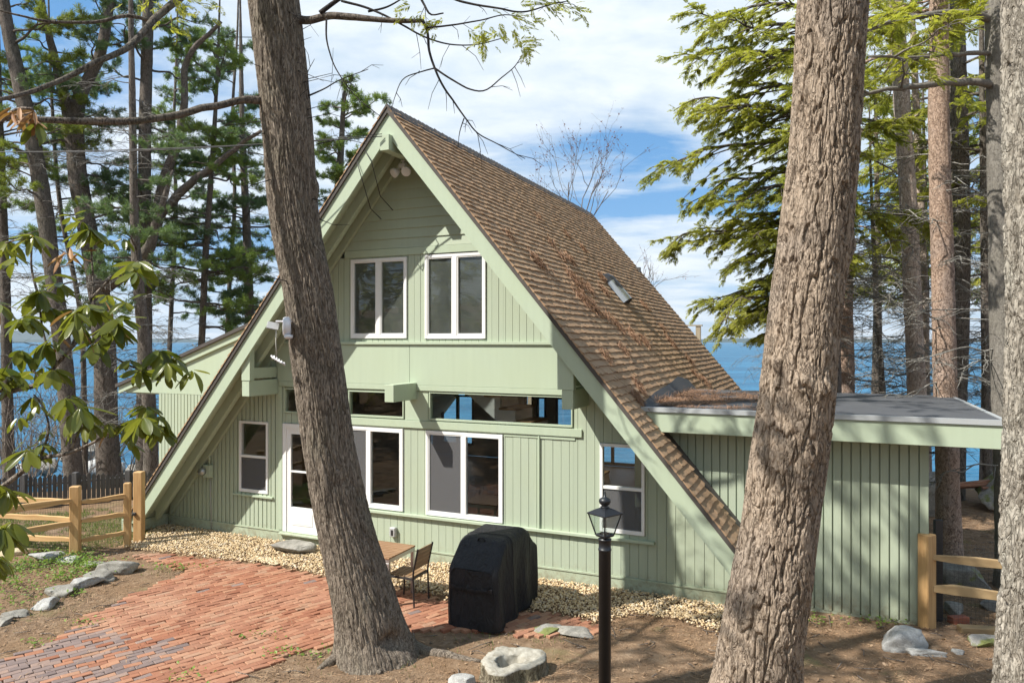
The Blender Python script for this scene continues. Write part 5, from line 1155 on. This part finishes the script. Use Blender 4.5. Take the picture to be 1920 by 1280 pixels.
bg_tree('pine_tree', 'straight tall pine with two heavy limbs rising to one side of it', [(270,925,30.2),(271,780,28.6),(272,600,25.2),(271,400,23.5),(272,240,21.8),(276,90,20.2),(280,-80,16.8),(284,-350,8.4)], 25, M['bark_dark'], M['needle_blue'], LG, [(7,12.5,12,2.2,.1,.1,1.1),(12.5,19,9,2.3,.25,.1,1)], 'pine', 7, extra=[([(276,470),(290,420),(310,330),(335,262),(345,200),(352,110),(385,70),(415,42)], 24, 6, 4), ([(285,440),(305,400),(345,355),(395,315),(440,280),(490,245)], 22, 6, 4)], seed=3)
bg_tree('pine_tree', 'slender pine with thin trunk and flat plumes near the far wing roof', [(372,880,16.8),(374,720,14.3),(380,600,13.4),(386,470,12.6),(394,360,10.9),(402,240,9.2),(408,120,6.7),(412,0,4.2)], 26, M['bark_dark'], M['needle_green'], LG, [(4.3,7,10,2.8,.02,.08,1.0),(7,12,14,2.4,.1,.08,1.3),(11,15,7,1.6,.3,.1,1.2)], 'pine', 5, seed=4)
bg_tree('pine_tree', 'bushy pine crown rising behind the gable beside the leaning trunk', [(622,800,25.2),(626,520,21.8),(632,400,18.5),(636,330,15.1),(640,270,11.8),(644,200,8.4),(648,150,4.2)], 27, M['bark_dark'], M['needle_green'], LG, [(5.5,9.5,16,2.0,.1,.05,1.2),(9.5,13,14,1.5,.4,.05,1.5)], 'pine', 4, seed=5)
bg_tree('pine_tree', 'thin dark trunk half hidden by the rhododendron at the view edge', [(18,930,21.8),(14,760,20.2),(10,560,18.5),(4,380,16.8),(-4,160,13.4),(-10,-60,8.4)], 25, M['bark_dark'], M['needle_green'], LG, [(6.5,14,10,2.2,.2,.1,1)], 'pine', 7, seed=6)
bg_tree('pine_tree', 'short stout dark trunk just outside the far wing wall', [(284,915,28.6),(282,820,26.9),(276,700,25.2),(262,560,21.8),(252,420,16.8),(250,300,15),(247,120,12),(245,-60,9),(244,-260,4)], 21, M['bark_dark'], M['needle_blue'], LG, [(5,10,8,1.8,.1,.1,.9)], 'pine', 6, seed=7)
bg_tree('pine_tree', 'pine half hidden behind the leaning trunk with green plumes over the wing', [(470,860,20.2),(468,600,18.5),(462,420,15.1),(455,260,11.8),(452,120,7.6),(450,0,4.2)], 28, M['bark_dark'], M['needle_blue'], LG, [(4.6,12,18,2.4,.12,.08,1.1)], 'pine', 5, seed=8)

bg_tree('pine_tree', 'thin young pine with lacy twigs between the leaning and curving pines', [(160,905,12),(158,760,11),(152,600,10),(112,380,9),(98,200,7),(92,40,5),(88,-120,3)], 27, M['bark_dark'], M['needle_green'], LG, [(4.5,9,12,1.7,.15,.08,1.0),(9,16,14,1.8,.2,.08,1.1)], 'pine', 5, seed=9)
bg_tree('pine_tree', 'thin crooked pine between the slender pine and the leaning trunk', [(428,860,11),(424,700,10),(430,540,9),(440,380,8),(436,220,7),(445,60,5),(448,-60,3)], 30, M['bark_dark'], M['needle_blue'], LG, [(4.6,9,14,1.8,.15,.08,1.0),(9,17,16,1.8,.2,.08,1.1)], 'pine', 5, seed=10)
bg_tree('pine_tree', 'thin dark pine just past the straight tall one, its top full of small plumes', [(318,880,11),(316,720,10),(322,560,9),(330,400,8),(326,240,7),(332,80,5),(334,-60,3)], 31, M['bark_dark'], M['needle_green'], LG, [(5,10,14,1.8,.15,.08,1.0),(10,18,16,1.9,.2,.08,1.1)], 'pine', 5, seed=20)

# --- trees on the right beyond the flat-roofed wing
RG = 'trees beyond the flat-roofed wing'
bg_tree('pine_tree', 'pale pinkish trunk rising straight behind the grey flat roof', [(1726,930,36),(1719,740,34),(1713,600,32),(1704,400,31),(1693,220,30),(1684,80,28),(1672,-120,24),(1664,-420,15)], 16.5, M['bark_pale'], M['hemlock'], RG, [(9.5,15,9,1.6,.2,.2,1)], 'hemlock', 16, 36, seed=11, size=.26, dens=2.2)
bg_tree('pine_tree', 'thick reddish brown scaly trunk standing beside the wing end wall', [(1780,1070,46),(1777,900,42),(1772,740,42),(1769,560,40),(1764,400,38),(1760,200,36),(1760,60,34),(1758,-150,28),(1756,-450,18)], 13.2, M['bark_red'], M['hemlock'], RG, [(9,13.5,9,1.6,.2,.2,1)], 'hemlock', 12, 44, seed=12, size=.25, dens=2.2)
bg_tree('pine_tree', 'dark rough trunk close behind the thick reddish one', [(1790,960,32),(1795,760,32),(1800,560,33),(1800,400,34),(1796,180,32),(1792,-40,26),(1790,-300,16)], 17.5, M['bark_dark'], M['hemlock'], RG, [(6.5,14,16,2.2,.1,.25,1.1)], 'hemlock', 14, seed=13, size=.27, dens=2.2)
bg_tree('pine_tree', 'smooth grey trunk next to the furrowed edge trunk', [(1892,1030,44),(1888,900,44),(1882,700,44),(1876,480,42),(1872,250,40),(1868,60,38),(1864,-200,30),(1860,-500,18)], 11.5, M['bark_smooth'], M['hemlock'], RG, [(8.6,12,8,1.8,.2,.2,1)], 'hemlock', 4, 40, extra=[([(1872,160),(1800,152),(1720,160),(1660,168),(1600,180)], 16, 5, 3), ([(1866,38),(1790,22),(1720,30),(1660,45),(1610,62)], 15, 5, 3), ([(1870,100),(1780,100),(1700,108),(1630,105)], 10, 4, 3)], seed=14, size=.28)
bg_tree('pine_tree', 'thin twin dark trunk with flaky moss between grey and reddish trunks', [(1852,960,16),(1850,800,17),(1848,640,17),(1846,500,15),(1843,300,13),(1840,80,10),(1838,-150,6)], 17, M['bark_dark'], M['hemlock'], RG, [(6,11,12,1.8,.05,.25,1)], 'hemlock', 12, seed=15, size=.26, dens=2.2)
bg_tree('birch_tree', 'thin pale bare trunk beside the twin dark trunk', [(1868,960,12),(1864,800,12),(1860,640,11),(1852,400,9),(1846,180,7),(1842,0,5)], 18, M['bark_pale'], M['hemlock'], RG, [], 'hemlock', 8, 14, seed=16)
bg_tree('pine_tree', 'brown trunk seen just past the plated trunk over the grey roof', [(1588,900,36),(1585,740,34),(1582,600,34),(1584,400,32),(1588,200,28),(1592,0,22),(1596,-300,12)], 18.5, M['bark_red'], M['hemlock'], RG, [(6,16,10,2.2,.1,.3,1.0)], 'hemlock', 14, seed=17, size=.29, dens=2.2)
bg_tree('pine_tree', 'thin pale trunk leaning between pinkish and reddish trunks', [(1742,940,14),(1738,760,14),(1734,560,14),(1726,360,16),(1716,160,14),(1710,0,10),(1706,-200,6)], 19, M['bark_pale'], M['hemlock'], RG, [(7,13,8,1.8,.1,.2,.9)], 'hemlock', 14, 18, seed=18, size=.27, dens=2.2)
bg_tree('pine_tree', 'small dark tree over the lake with many bare side twigs', [(1660,900,14),(1655,740,13),(1645,600,12),(1638,460,10),(1632,300,6),(1630,200,4)], 21, M['bark_dark'], M['hemlock'], RG, [(6,11,10,1.8,.0,.25,.8)], 'hemlock', 22, 14, seed=19, size=.27, dens=2.2)
# the hemlock whose boughs hang beside the plated trunk
HT = empty('hemlock_tree'); tag(HT, 'green hemlock with drooping sunlit boughs beside the plated trunk over the lake', 'tree', RG)
ctr = [(1560,980,44),(1556,640,38),(1550,300,32),(1546,0,26),(1544,-300,18),(1542,-650,8)]
HY_ = 15.5; P = np.array([W(x, y, HY_) for x, y, w in ctr]); r = np.array([w/2/FPX*HY_ for x, y, w in ctr]); P[0, 2] = -.3
wd = MB(); trunk_geo(wd, P, r, 'fine', 30, .10, .2, 31); cr = Crown()
for (z, az, L, rise) in [(11.2,3.0,3.0,.2),(10.6,3.5,3.2,.15),(10.2,2.9,3.3,.2),(9.8,3.7,3.0,.15),(9.4,3.2,3.5,.1),(9.0,2.7,3.0,.15),(8.8,3.6,3.4,.12),(8.3,3.15,3.9,.05),(8.0,4.0,2.6,.1),(7.7,2.9,3.3,.05),(7.3,3.4,3.3,.05),(6.9,3.1,3.0,0),(6.6,3.8,2.6,0),(6.5,2.9,3.7,.10),(6.1,3.3,2.6,0),(5.7,3.6,2.3,-.05),(5.4,3.0,3.0,-.02),(5.2,3.5,2.6,-.02),(4.9,2.9,2.4,-.05),(5.0,3.3,2.0,-.05),(4.6,3.6,1.8,-.1),(9.2,4.3,2.4,.1),(7.2,4.4,2.2,0),(5.9,4.2,2.0,0),(8.5,5.2,2.2,.1),(10.5,5.5,2.0,.1),(6.8,5.8,2.4,0),(9.4,1.2,2.0,.1)]:
    grow_limb(wd, cr, at_z(P, z), az + rng.normal(0, .1), L*rng.uniform(.85, 1.05), .03+.008*L, rise, .20, 22, 'hemlock', 5.0, .17, .12, int(z*10), .03)
dd = MB()
for k in range(30): grow_limb(dd, cr, at_z(P, rng.uniform(3.6, 6.5)), rng.uniform(2.6, 6.4), rng.uniform(1, 2.6), .016, 0, .15, 6, 'dead', 1, .2, .15, k)
finish(HT, wd, cr, M['bark_dark'], M['hemlock'], 'hemlock', dd)
# far conifers thickening the right-hand wood
for k, (px, Y, h, lb) in enumerate([(1640,24,15,'hazy green conifer filling the gap right after the plated trunk'),(1730,26,16,'feathery conifer behind the pale pinkish trunk'),(1846,25,15,'dark green conifer behind the twin thin trunk'),(1905,23,16,'conifer showing behind the smooth grey trunk'),(1520,21,12,'leafy yellow-green conifer low over the lake, mostly behind the plated trunk')]):
    p = W(px, 640, Y); g0 = float(gz(p[0], p[1])); T_ = empty('conifer_tree'); tag(T_, lb, 'tree', RG); wd = MB(); P = np.array([[p[0], Y, g0-.2], [p[0]+.1, Y, g0+h*.5], [p[0], Y, g0+h]]); trunk_geo(wd, P, np.array([.2,.13,.03]), 'fine', 16, .2, .1, 50+k); cr = Crown(); dd = MB()
    for q in range(44):
        z = rng.uniform(5.6, g0+h-.5); grow_limb(wd, cr, at_z(P, z), rng.uniform(0, 6.28), 2.6*(1-(z-g0)/(h+3)), .03, .1, .25, 7, 'hemlock', 2.4, .27, .2, q, .08)
    for q in range(44): grow_limb(dd, cr, at_z(P, rng.uniform(1.5, 6.8)), rng.uniform(0, 6.28), rng.uniform(1, 2.6), .016, 0, .12, 6, 'dead', 1, .2, .15, q)
    finish(T_, wd, cr, M['bark_dark'], M['hemlock'], 'hemlock', dd)

# --- bare budding tree behind the roof
BT = empty('bare_tree'); tag(BT, 'bare budding tree with fine reddish twigs fanning up behind the roof ridge', 'tree')
wd = MB(); buds = []
def branch(p, d_, L, r, lev):
    n = 4; P = [p]; q = p
    for k in range(n): q = q + d_*L/n + rng.normal(0, .03*L, 3); d_ = unit(d_ + [0, 0, .05] + rng.normal(0, .06, 3)); P.append(q)
    wd.tube(P, np.linspace(r, r*.6, n+1), 5 if lev < 2 else 3, cap=False)
    if lev >= 2:
        for _ in range(4 if lev < 4 else 5): buds.append(P[rng.integers(1, n+1)] + rng.normal(0, .025, 3))
    if lev >= 4: return
    for k in range(rng.integers(2, 4) if lev else 6):
        f = rng.uniform(.45, 1); i = min(n, max(1, int(f*n+.5))); sp = .42 if lev else .5
        nd = unit(d_ + rng.normal(0, sp, 3)*[1.2, .8, .6]); branch(P[i], nd, L*rng.uniform(.55, .85), r*.55, lev+1)
b0 = W(1078, 640, 29); b0[2] = float(gz(b0[0], b0[1])); tr = [b0, b0 + [.1, 0, 4], W(1082, 440, 29)]
wd.tube(tr, [.12, .09, .05], 8)
for dx in (-.62, -.35, -.12, .08, .25, .42, .7): branch(tr[-1] - [0, 0, rng.uniform(0, 1.2)], unit([dx*1.15, rng.normal(0, .2), 1]), 2.3*rng.uniform(.85, 1.15), .028, 1)
wd.obj('trunk', M['twig'], BT, True); bv = np.array([[-1, 0, 0], [0, -.5, .1], [1, 0, 0], [0, .5, -.1]]); bf = np.array([[0, 1, 2, 3]]); buds = np.array(buds); mb = MB()
inst(mb, bv, bf, buds, frames(rng.normal(0, 1, buds.shape), rng.uniform(0, 6, len(buds))), rng.uniform(.018, .05, len(buds))); mb.obj('crown', M['bud'], BT)
BT2 = empty('bare_tree'); tag(BT2, 'smaller bare sapling with sparse twigs past the far end of the roof', 'tree'); wd = MB(); buds = []
b0 = W(1205, 640, 27); b0[2] = float(gz(b0[0], b0[1])); tr = [b0, b0 + [.1, 0, 3.4], W(1200, 560, 27)]; wd.tube(tr, [.07, .05, .03], 7)
for dx in (-.3, .15, .5, .8): branch(tr[-1], unit([dx, 0, .8]), 1.15, .018, 2)
wd.obj('trunk', M['twig'], BT2, True); buds = np.array(buds); mb = MB(); inst(mb, bv, bf, buds, frames(rng.normal(0, 1, buds.shape)), rng.uniform(.015, .035, len(buds))); mb.obj('crown', M['bud'], BT2)
# bare brush at the shore, left
for k, (px, Y, lb) in enumerate([(310,27,'tangled bare shrub between the straight pine and the wing roof'),(405,29,'bare twiggy shrub right above the wing roof'),(225,26,'leafless shrub at the foot of the curving pine'),(60,24,'leafless brush behind the rhododendron'),(170,28,'fine grey brush between the two nearest pine trunks'),(345,24,'bare shrub with upright stems touching the wing roof edge'),(20,28,'pale leafless brush at the view edge by the water')]):
    Tb = empty('bare_shrub'); tag(Tb, lb, 'shrub', 'leafless shrubs by the shore'); wd = MB(); buds = []; p = W(px, 640, Y); g0 = float(gz(p[0], p[1])); top = CAMZ - (10 + 40*(k % 3))/FPX*Y - g0
    for q in range(13): branch(np.array([p[0]+rng.normal(0, .3), Y+rng.normal(0, .3), g0-.1]), unit([rng.normal(0, .25), rng.normal(0, .2), 1]), top*.48, .028, 2)
    wd.obj('branches', M['twig'], Tb, True)
# --- evergreens behind the viewpoint (seen mirrored in the windows, and throwing the dappled shade)
for k, (x, y, h, z0, L, n) in enumerate([(-4.9,5.4,15,8.6,2.6,22),(-7,-9,17,1.5,3.6,34),(-1.5,-12,18,1.5,3.8,34),(4,-10,16,1.5,3.6,34),(9,-7,17,1.5,3.6,34),(-13,-6,17,1.5,3.8,34),(-18,2,14.5,1,3.4,34),(-21,-2,15,1,3.6,34),(-24,1.5,15.5,1,3.6,34),(-19,-6,15,1,3.6,34),(-27,-4,16,1,3.8,34),(-23,-10,16,1,3.8,34),(-15,-12,17,1.5,3.8,34),(-30,2,16,1,3.8,34)]):
    g0 = float(gz(x, y)); T_ = empty('conifer_tree'); tag(T_, 'tall evergreen behind the viewpoint mirrored in the dark windows', 'tree', 'evergreens behind the viewpoint')
    wd = MB(); P = np.array([[x, y, g0-.2], [x+.1, y, g0+h*.5], [x, y+.1, g0+h]]); trunk_geo(wd, P, np.array([.3,.2,.04]), 'fine', 18, .2, .2, 70+k); cr = Crown()
    for q in range(n):
        z = g0 + z0 + (h-z0-.4)*(q+rng.random())/n; grow_limb(wd, cr, at_z(P, z), q*2.4, L*(1-(z-g0-z0)/(h-z0+2)*.9)*rng.uniform(.75, 1.1), .04, .15, .25, 7, 'hemlock', .75 if k else .7, .5 if k else .34, .2, q, .05 if k else .15)
    finish(T_, wd, cr, M['bark_dark'], M['hemlock'], 'hemlock')

# ---------------------------------------------------------------- rhododendron by the viewpoint
RH = empty('rhododendron_bush'); tag(RH, 'rhododendron bush with glossy drooping leaves close to the viewpoint', 'shrub')
wd = MB(); RY = 3.3
def stem(pts, r0, r1, Y0=RY, Y1=RY, raw=None):
    P = pxpath(pts, Y0, Y1); P = np.concatenate([np.array(raw), P]) if raw is not None else P
    limb(wd, P, np.linspace(r0, r1, len(P)), 8, .03, .010, rng.random()*9)
root_p = np.array([-3.3, 3.3, float(gz(-3.3, 3.3)) - .05])
stem([(-120,900),(-30,770),(20,735),(78,715),(108,682),(132,655),(155,632)], .018, .006, raw=[root_p, root_p + [.15, 0, 1.2]])
stem([(-140,1000),(-20,930),(30,895),(75,860),(130,848),(185,825),(230,800)], .016, .005, 3.3, 3.2, raw=[root_p + [.05, .1, 0]])
for pts in ([(108,682),(85,640),(75,590),(72,555)],[(78,715),(60,690),(40,660)],[(132,655),(150,610),(170,560),(168,470),(170,438)],[(155,632),(195,618),(215,605)],[(170,560),(205,525),(240,500),(258,492)],[(72,555),(60,500),(62,445)],[(155,632),(180,640),(220,672),(262,690),(300,660)],[(75,860),(92,800),(80,760),(65,740)],[(130,848),(150,800),(152,765)],[(185,825),(215,800),(252,785)],[(230,800),(270,812),(300,795)],[(-20,930),(0,920),(18,915)],[(-60,1040),(-20,1000),(8,985)],[(-30,770),(10,720),(28,700)],[(62,445),(30,450),(10,455)],[(262,690),(300,700),(328,668)]): stem(pts, .006, .0035)
stem([(-160,420),(-80,300),(-10,238),(30,205),(60,205)], .014, .005, 3.0, 2.9, raw=[root_p + [-.1, .1, 0], root_p + [-.3, 0, 2.2]])
def leafproto(fold, curl):
    xs = np.array([0, .12, .3, .5, .7, .88, 1.0]); ws = np.array([.015, .09, .155, .185, .17, .11, .006]); V = []
    for x, w in zip(xs, ws):
        for s in (-1, -.5, 0, .5, 1): V.append([x, s*w, abs(s)*w*fold - curl*x*x - (.02 if s == 0 else 0)])
    F = [(i*5+j, (i+1)*5+j, (i+1)*5+j+1, i*5+j+1) for i in range(6) for j in range(4)]; return np.array(V), np.array(F)
LP = [leafproto(.15, .12), leafproto(.3, .28), leafproto(-.15, .2), leafproto(.05, .06)]
lm = [MB(), MB()]
def whorl(px, py, sz, n, Y, droop=.35, brown=0, tilt=(0, 0, 0)):
    c = W(px, py, Y); a = rng.uniform(0, 6.28) + np.arange(n)*2.4; dr = rng.normal(droop, .3, n); D_ = np.stack([np.cos(a)*1.0, np.sin(a)*.8, -dr], 1) + np.asarray(tilt); S_ = sz/FPX*Y*rng.uniform(.75, 1.15, n)
    w = rng.integers(0, 4, n); b = rng.random(n) < brown
    for k in range(4):
        for q in (0, 1):
            m = (w == k) & (b == bool(q))
            if m.any(): inst(lm[q], LP[k][0]*(1, .5, 1.6) if q else LP[k][0], LP[k][1], c + D_[m]*.01 + (rng.normal(0, .012, (m.sum(), 3)) if q else 0), frames(D_[m] + (rng.normal(0, .35, (m.sum(), 3)) if q else 0), rng.normal(0, 1.0 if q else .35, m.sum())), S_[m])
for (px, py, sz, n, Y, dr, br) in [(170,428,62,9,3.2,.5,0),(258,490,66,9,3.2,.55,0),(205,448,40,4,3.25,.2,0),(62,440,60,7,3.3,.45,.1),(14,450,64,7,3.3,.5,.1),(28,480,60,5,3.35,.5,0),(75,545,66,10,3.2,.4,0),(52,590,62,9,3.15,.45,0),(110,530,50,6,3.3,.2,0),(165,570,64,9,3.25,.45,0),(200,552,50,5,3.3,.2,.1),(140,600,66,9,3.15,.6,.05),(213,602,68,10,3.2,.45,0),(235,565,46,5,3.3,.1,0),(182,640,62,7,3.2,.7,.1),(40,655,60,8,3.2,.5,.1),(85,640,60,7,3.25,.6,.1),(100,690,60,7,3.2,.5,0),(28,700,66,8,3.2,.5,0),(300,655,66,10,3.2,.55,0),(328,668,56,7,3.2,.7,0),(262,692,50,6,3.25,.3,.1),(240,672,44,5,3.3,.4,.15),(152,762,74,10,3.15,.7,0),(122,745,60,6,3.2,.6,0),(254,783,72,10,3.15,.65,0),(302,795,56,8,3.2,.6,0),(275,760,50,6,3.25,.4,0),(200,790,50,6,3.25,.5,.15),(62,742,50,6,3.3,.6,.2),(52,842,60,8,3.2,.4,0),(80,830,46,5,3.25,.3,0),(14,918,66,8,3.1,.6,0),(6,985,78,10,2.9,.8,0),(-14,1040,70,7,2.9,.8,0),(-10,690,70,8,3.2,.5,0),(0,570,60,6,3.3,.5,.1),(35,780,40,4,3.3,.5,.3),(135,405,30,4,3.2,-.2,0)]:
    whorl(px, py, sz*.74, int(n*1.35), Y + rng.normal(0, .06), dr+.18, br); whorl(px + rng.normal(0, 26), py + rng.normal(0, 22), sz*.66, int(n*.8), Y + rng.normal(0, .1), dr+.1, br)
whorl(62,206,44,14,2.9,1.3,1.0); whorl(22,200,44,9,2.9,1.0,1.0); whorl(70,225,44,4,2.9,1.4,.2); whorl(128,470,40,7,3.3,.6,.9); whorl(150,480,30,4,3.3,.3,1.)
wd.obj('stem', M['twig'], RH, True); lm[0].obj('leaves', M['rhodo'], RH, True); lm[1].obj('leaves', M['rhodo_brown'], RH, True)

# ---------------------------------------------------------------- spotlight with solar panel strapped to the leaning trunk
p = at_z(path, CAMZ + (640-612)/FPX*8.75) + np.array([-.20, -.30, 0]); sl = empty('security_light', p); tag(sl, 'white solar security light strapped on the leaning trunk', 'light')
mb = MB().lathe([(.02, -.05), (.105, -.045), (.118, -.02), (.118, .02), (.10, .04)], (0, 0, 0), 26); mb.xf(np.array([[.35, 0, .94, -.02], [-.94, 0, .35, -.03], [0, 1, 0, .0], [0, 0, 0, 1.]])); mb.obj('housing', M['plastic'], sl, True)
mb = MB().bbox(-.15, .02, -.06, .06, .05, .072, .006).tube([(0, 0, -.02), (.02, -.06, -.09)], .02, 8); mb.obj('bracket', M['plastic'], sl)
mb = MB().lathe([(.03, -.02), (.052, -.005), (.05, .025), (.02, .03)], (.02, -.10, -.13), 18); mb.obj('lamp_head', M['plastic'], sl, True)
mm = np.eye(4); mm[:3, :3] = np.array(Matrix.Rotation(R(55), 3, 'X') @ Matrix.Rotation(R(20), 3, 'Y')); mm[:3, 3] = (-.20, 0, .01)
mb = MB().bbox(-.07, .07, -.05, .05, -.006, .006, .003); mb.xf(mm); mb.obj('solar_panel', M['outlet'], sl)
MB().tube([(-.16, 0, -.03), (-.165, 0, -.2), (-.155, 0, -.36)], .006, 6).obj('cord', M['wire_pale'], sl, True)
mb = MB()
for k in range(5): mb.tube([(-.22+.03*k, -.01*k, -.35-.02*k), (-.20+.03*k, -.01*k, -.39-.012*k), (-.17+.03*k, -.02, -.385-.02*k), (-.19+.03*k, .01, -.36-.02*k)], .011, 5)
mb.obj('connector', M['plastic'], sl, True)
# ---------------------------------------------------------------- the air over the lake
hz = MB().box(-9600, 9600, -200, 9400, -6, 420).obj('haze', bpy.data.materials.new('haze_air'))
m = hz.data.materials[0]; m.use_nodes = True; m.node_tree.nodes.clear(); t = NT(m.node_tree)
vo = t.new('ShaderNodeVolumePrincipled'); vo.inputs['Color'].default_value = (.80, .89, 1, 1); vo.inputs['Density'].default_value = 4.5e-5
vo.inputs['Anisotropy'].default_value = .2
ho = t.new('ShaderNodeOutputMaterial'); t.l.new(vo.outputs[0], ho.inputs['Volume'])
tag(hz, 'thin blue haze over the lake and far shore', 'haze', kind='stuff')
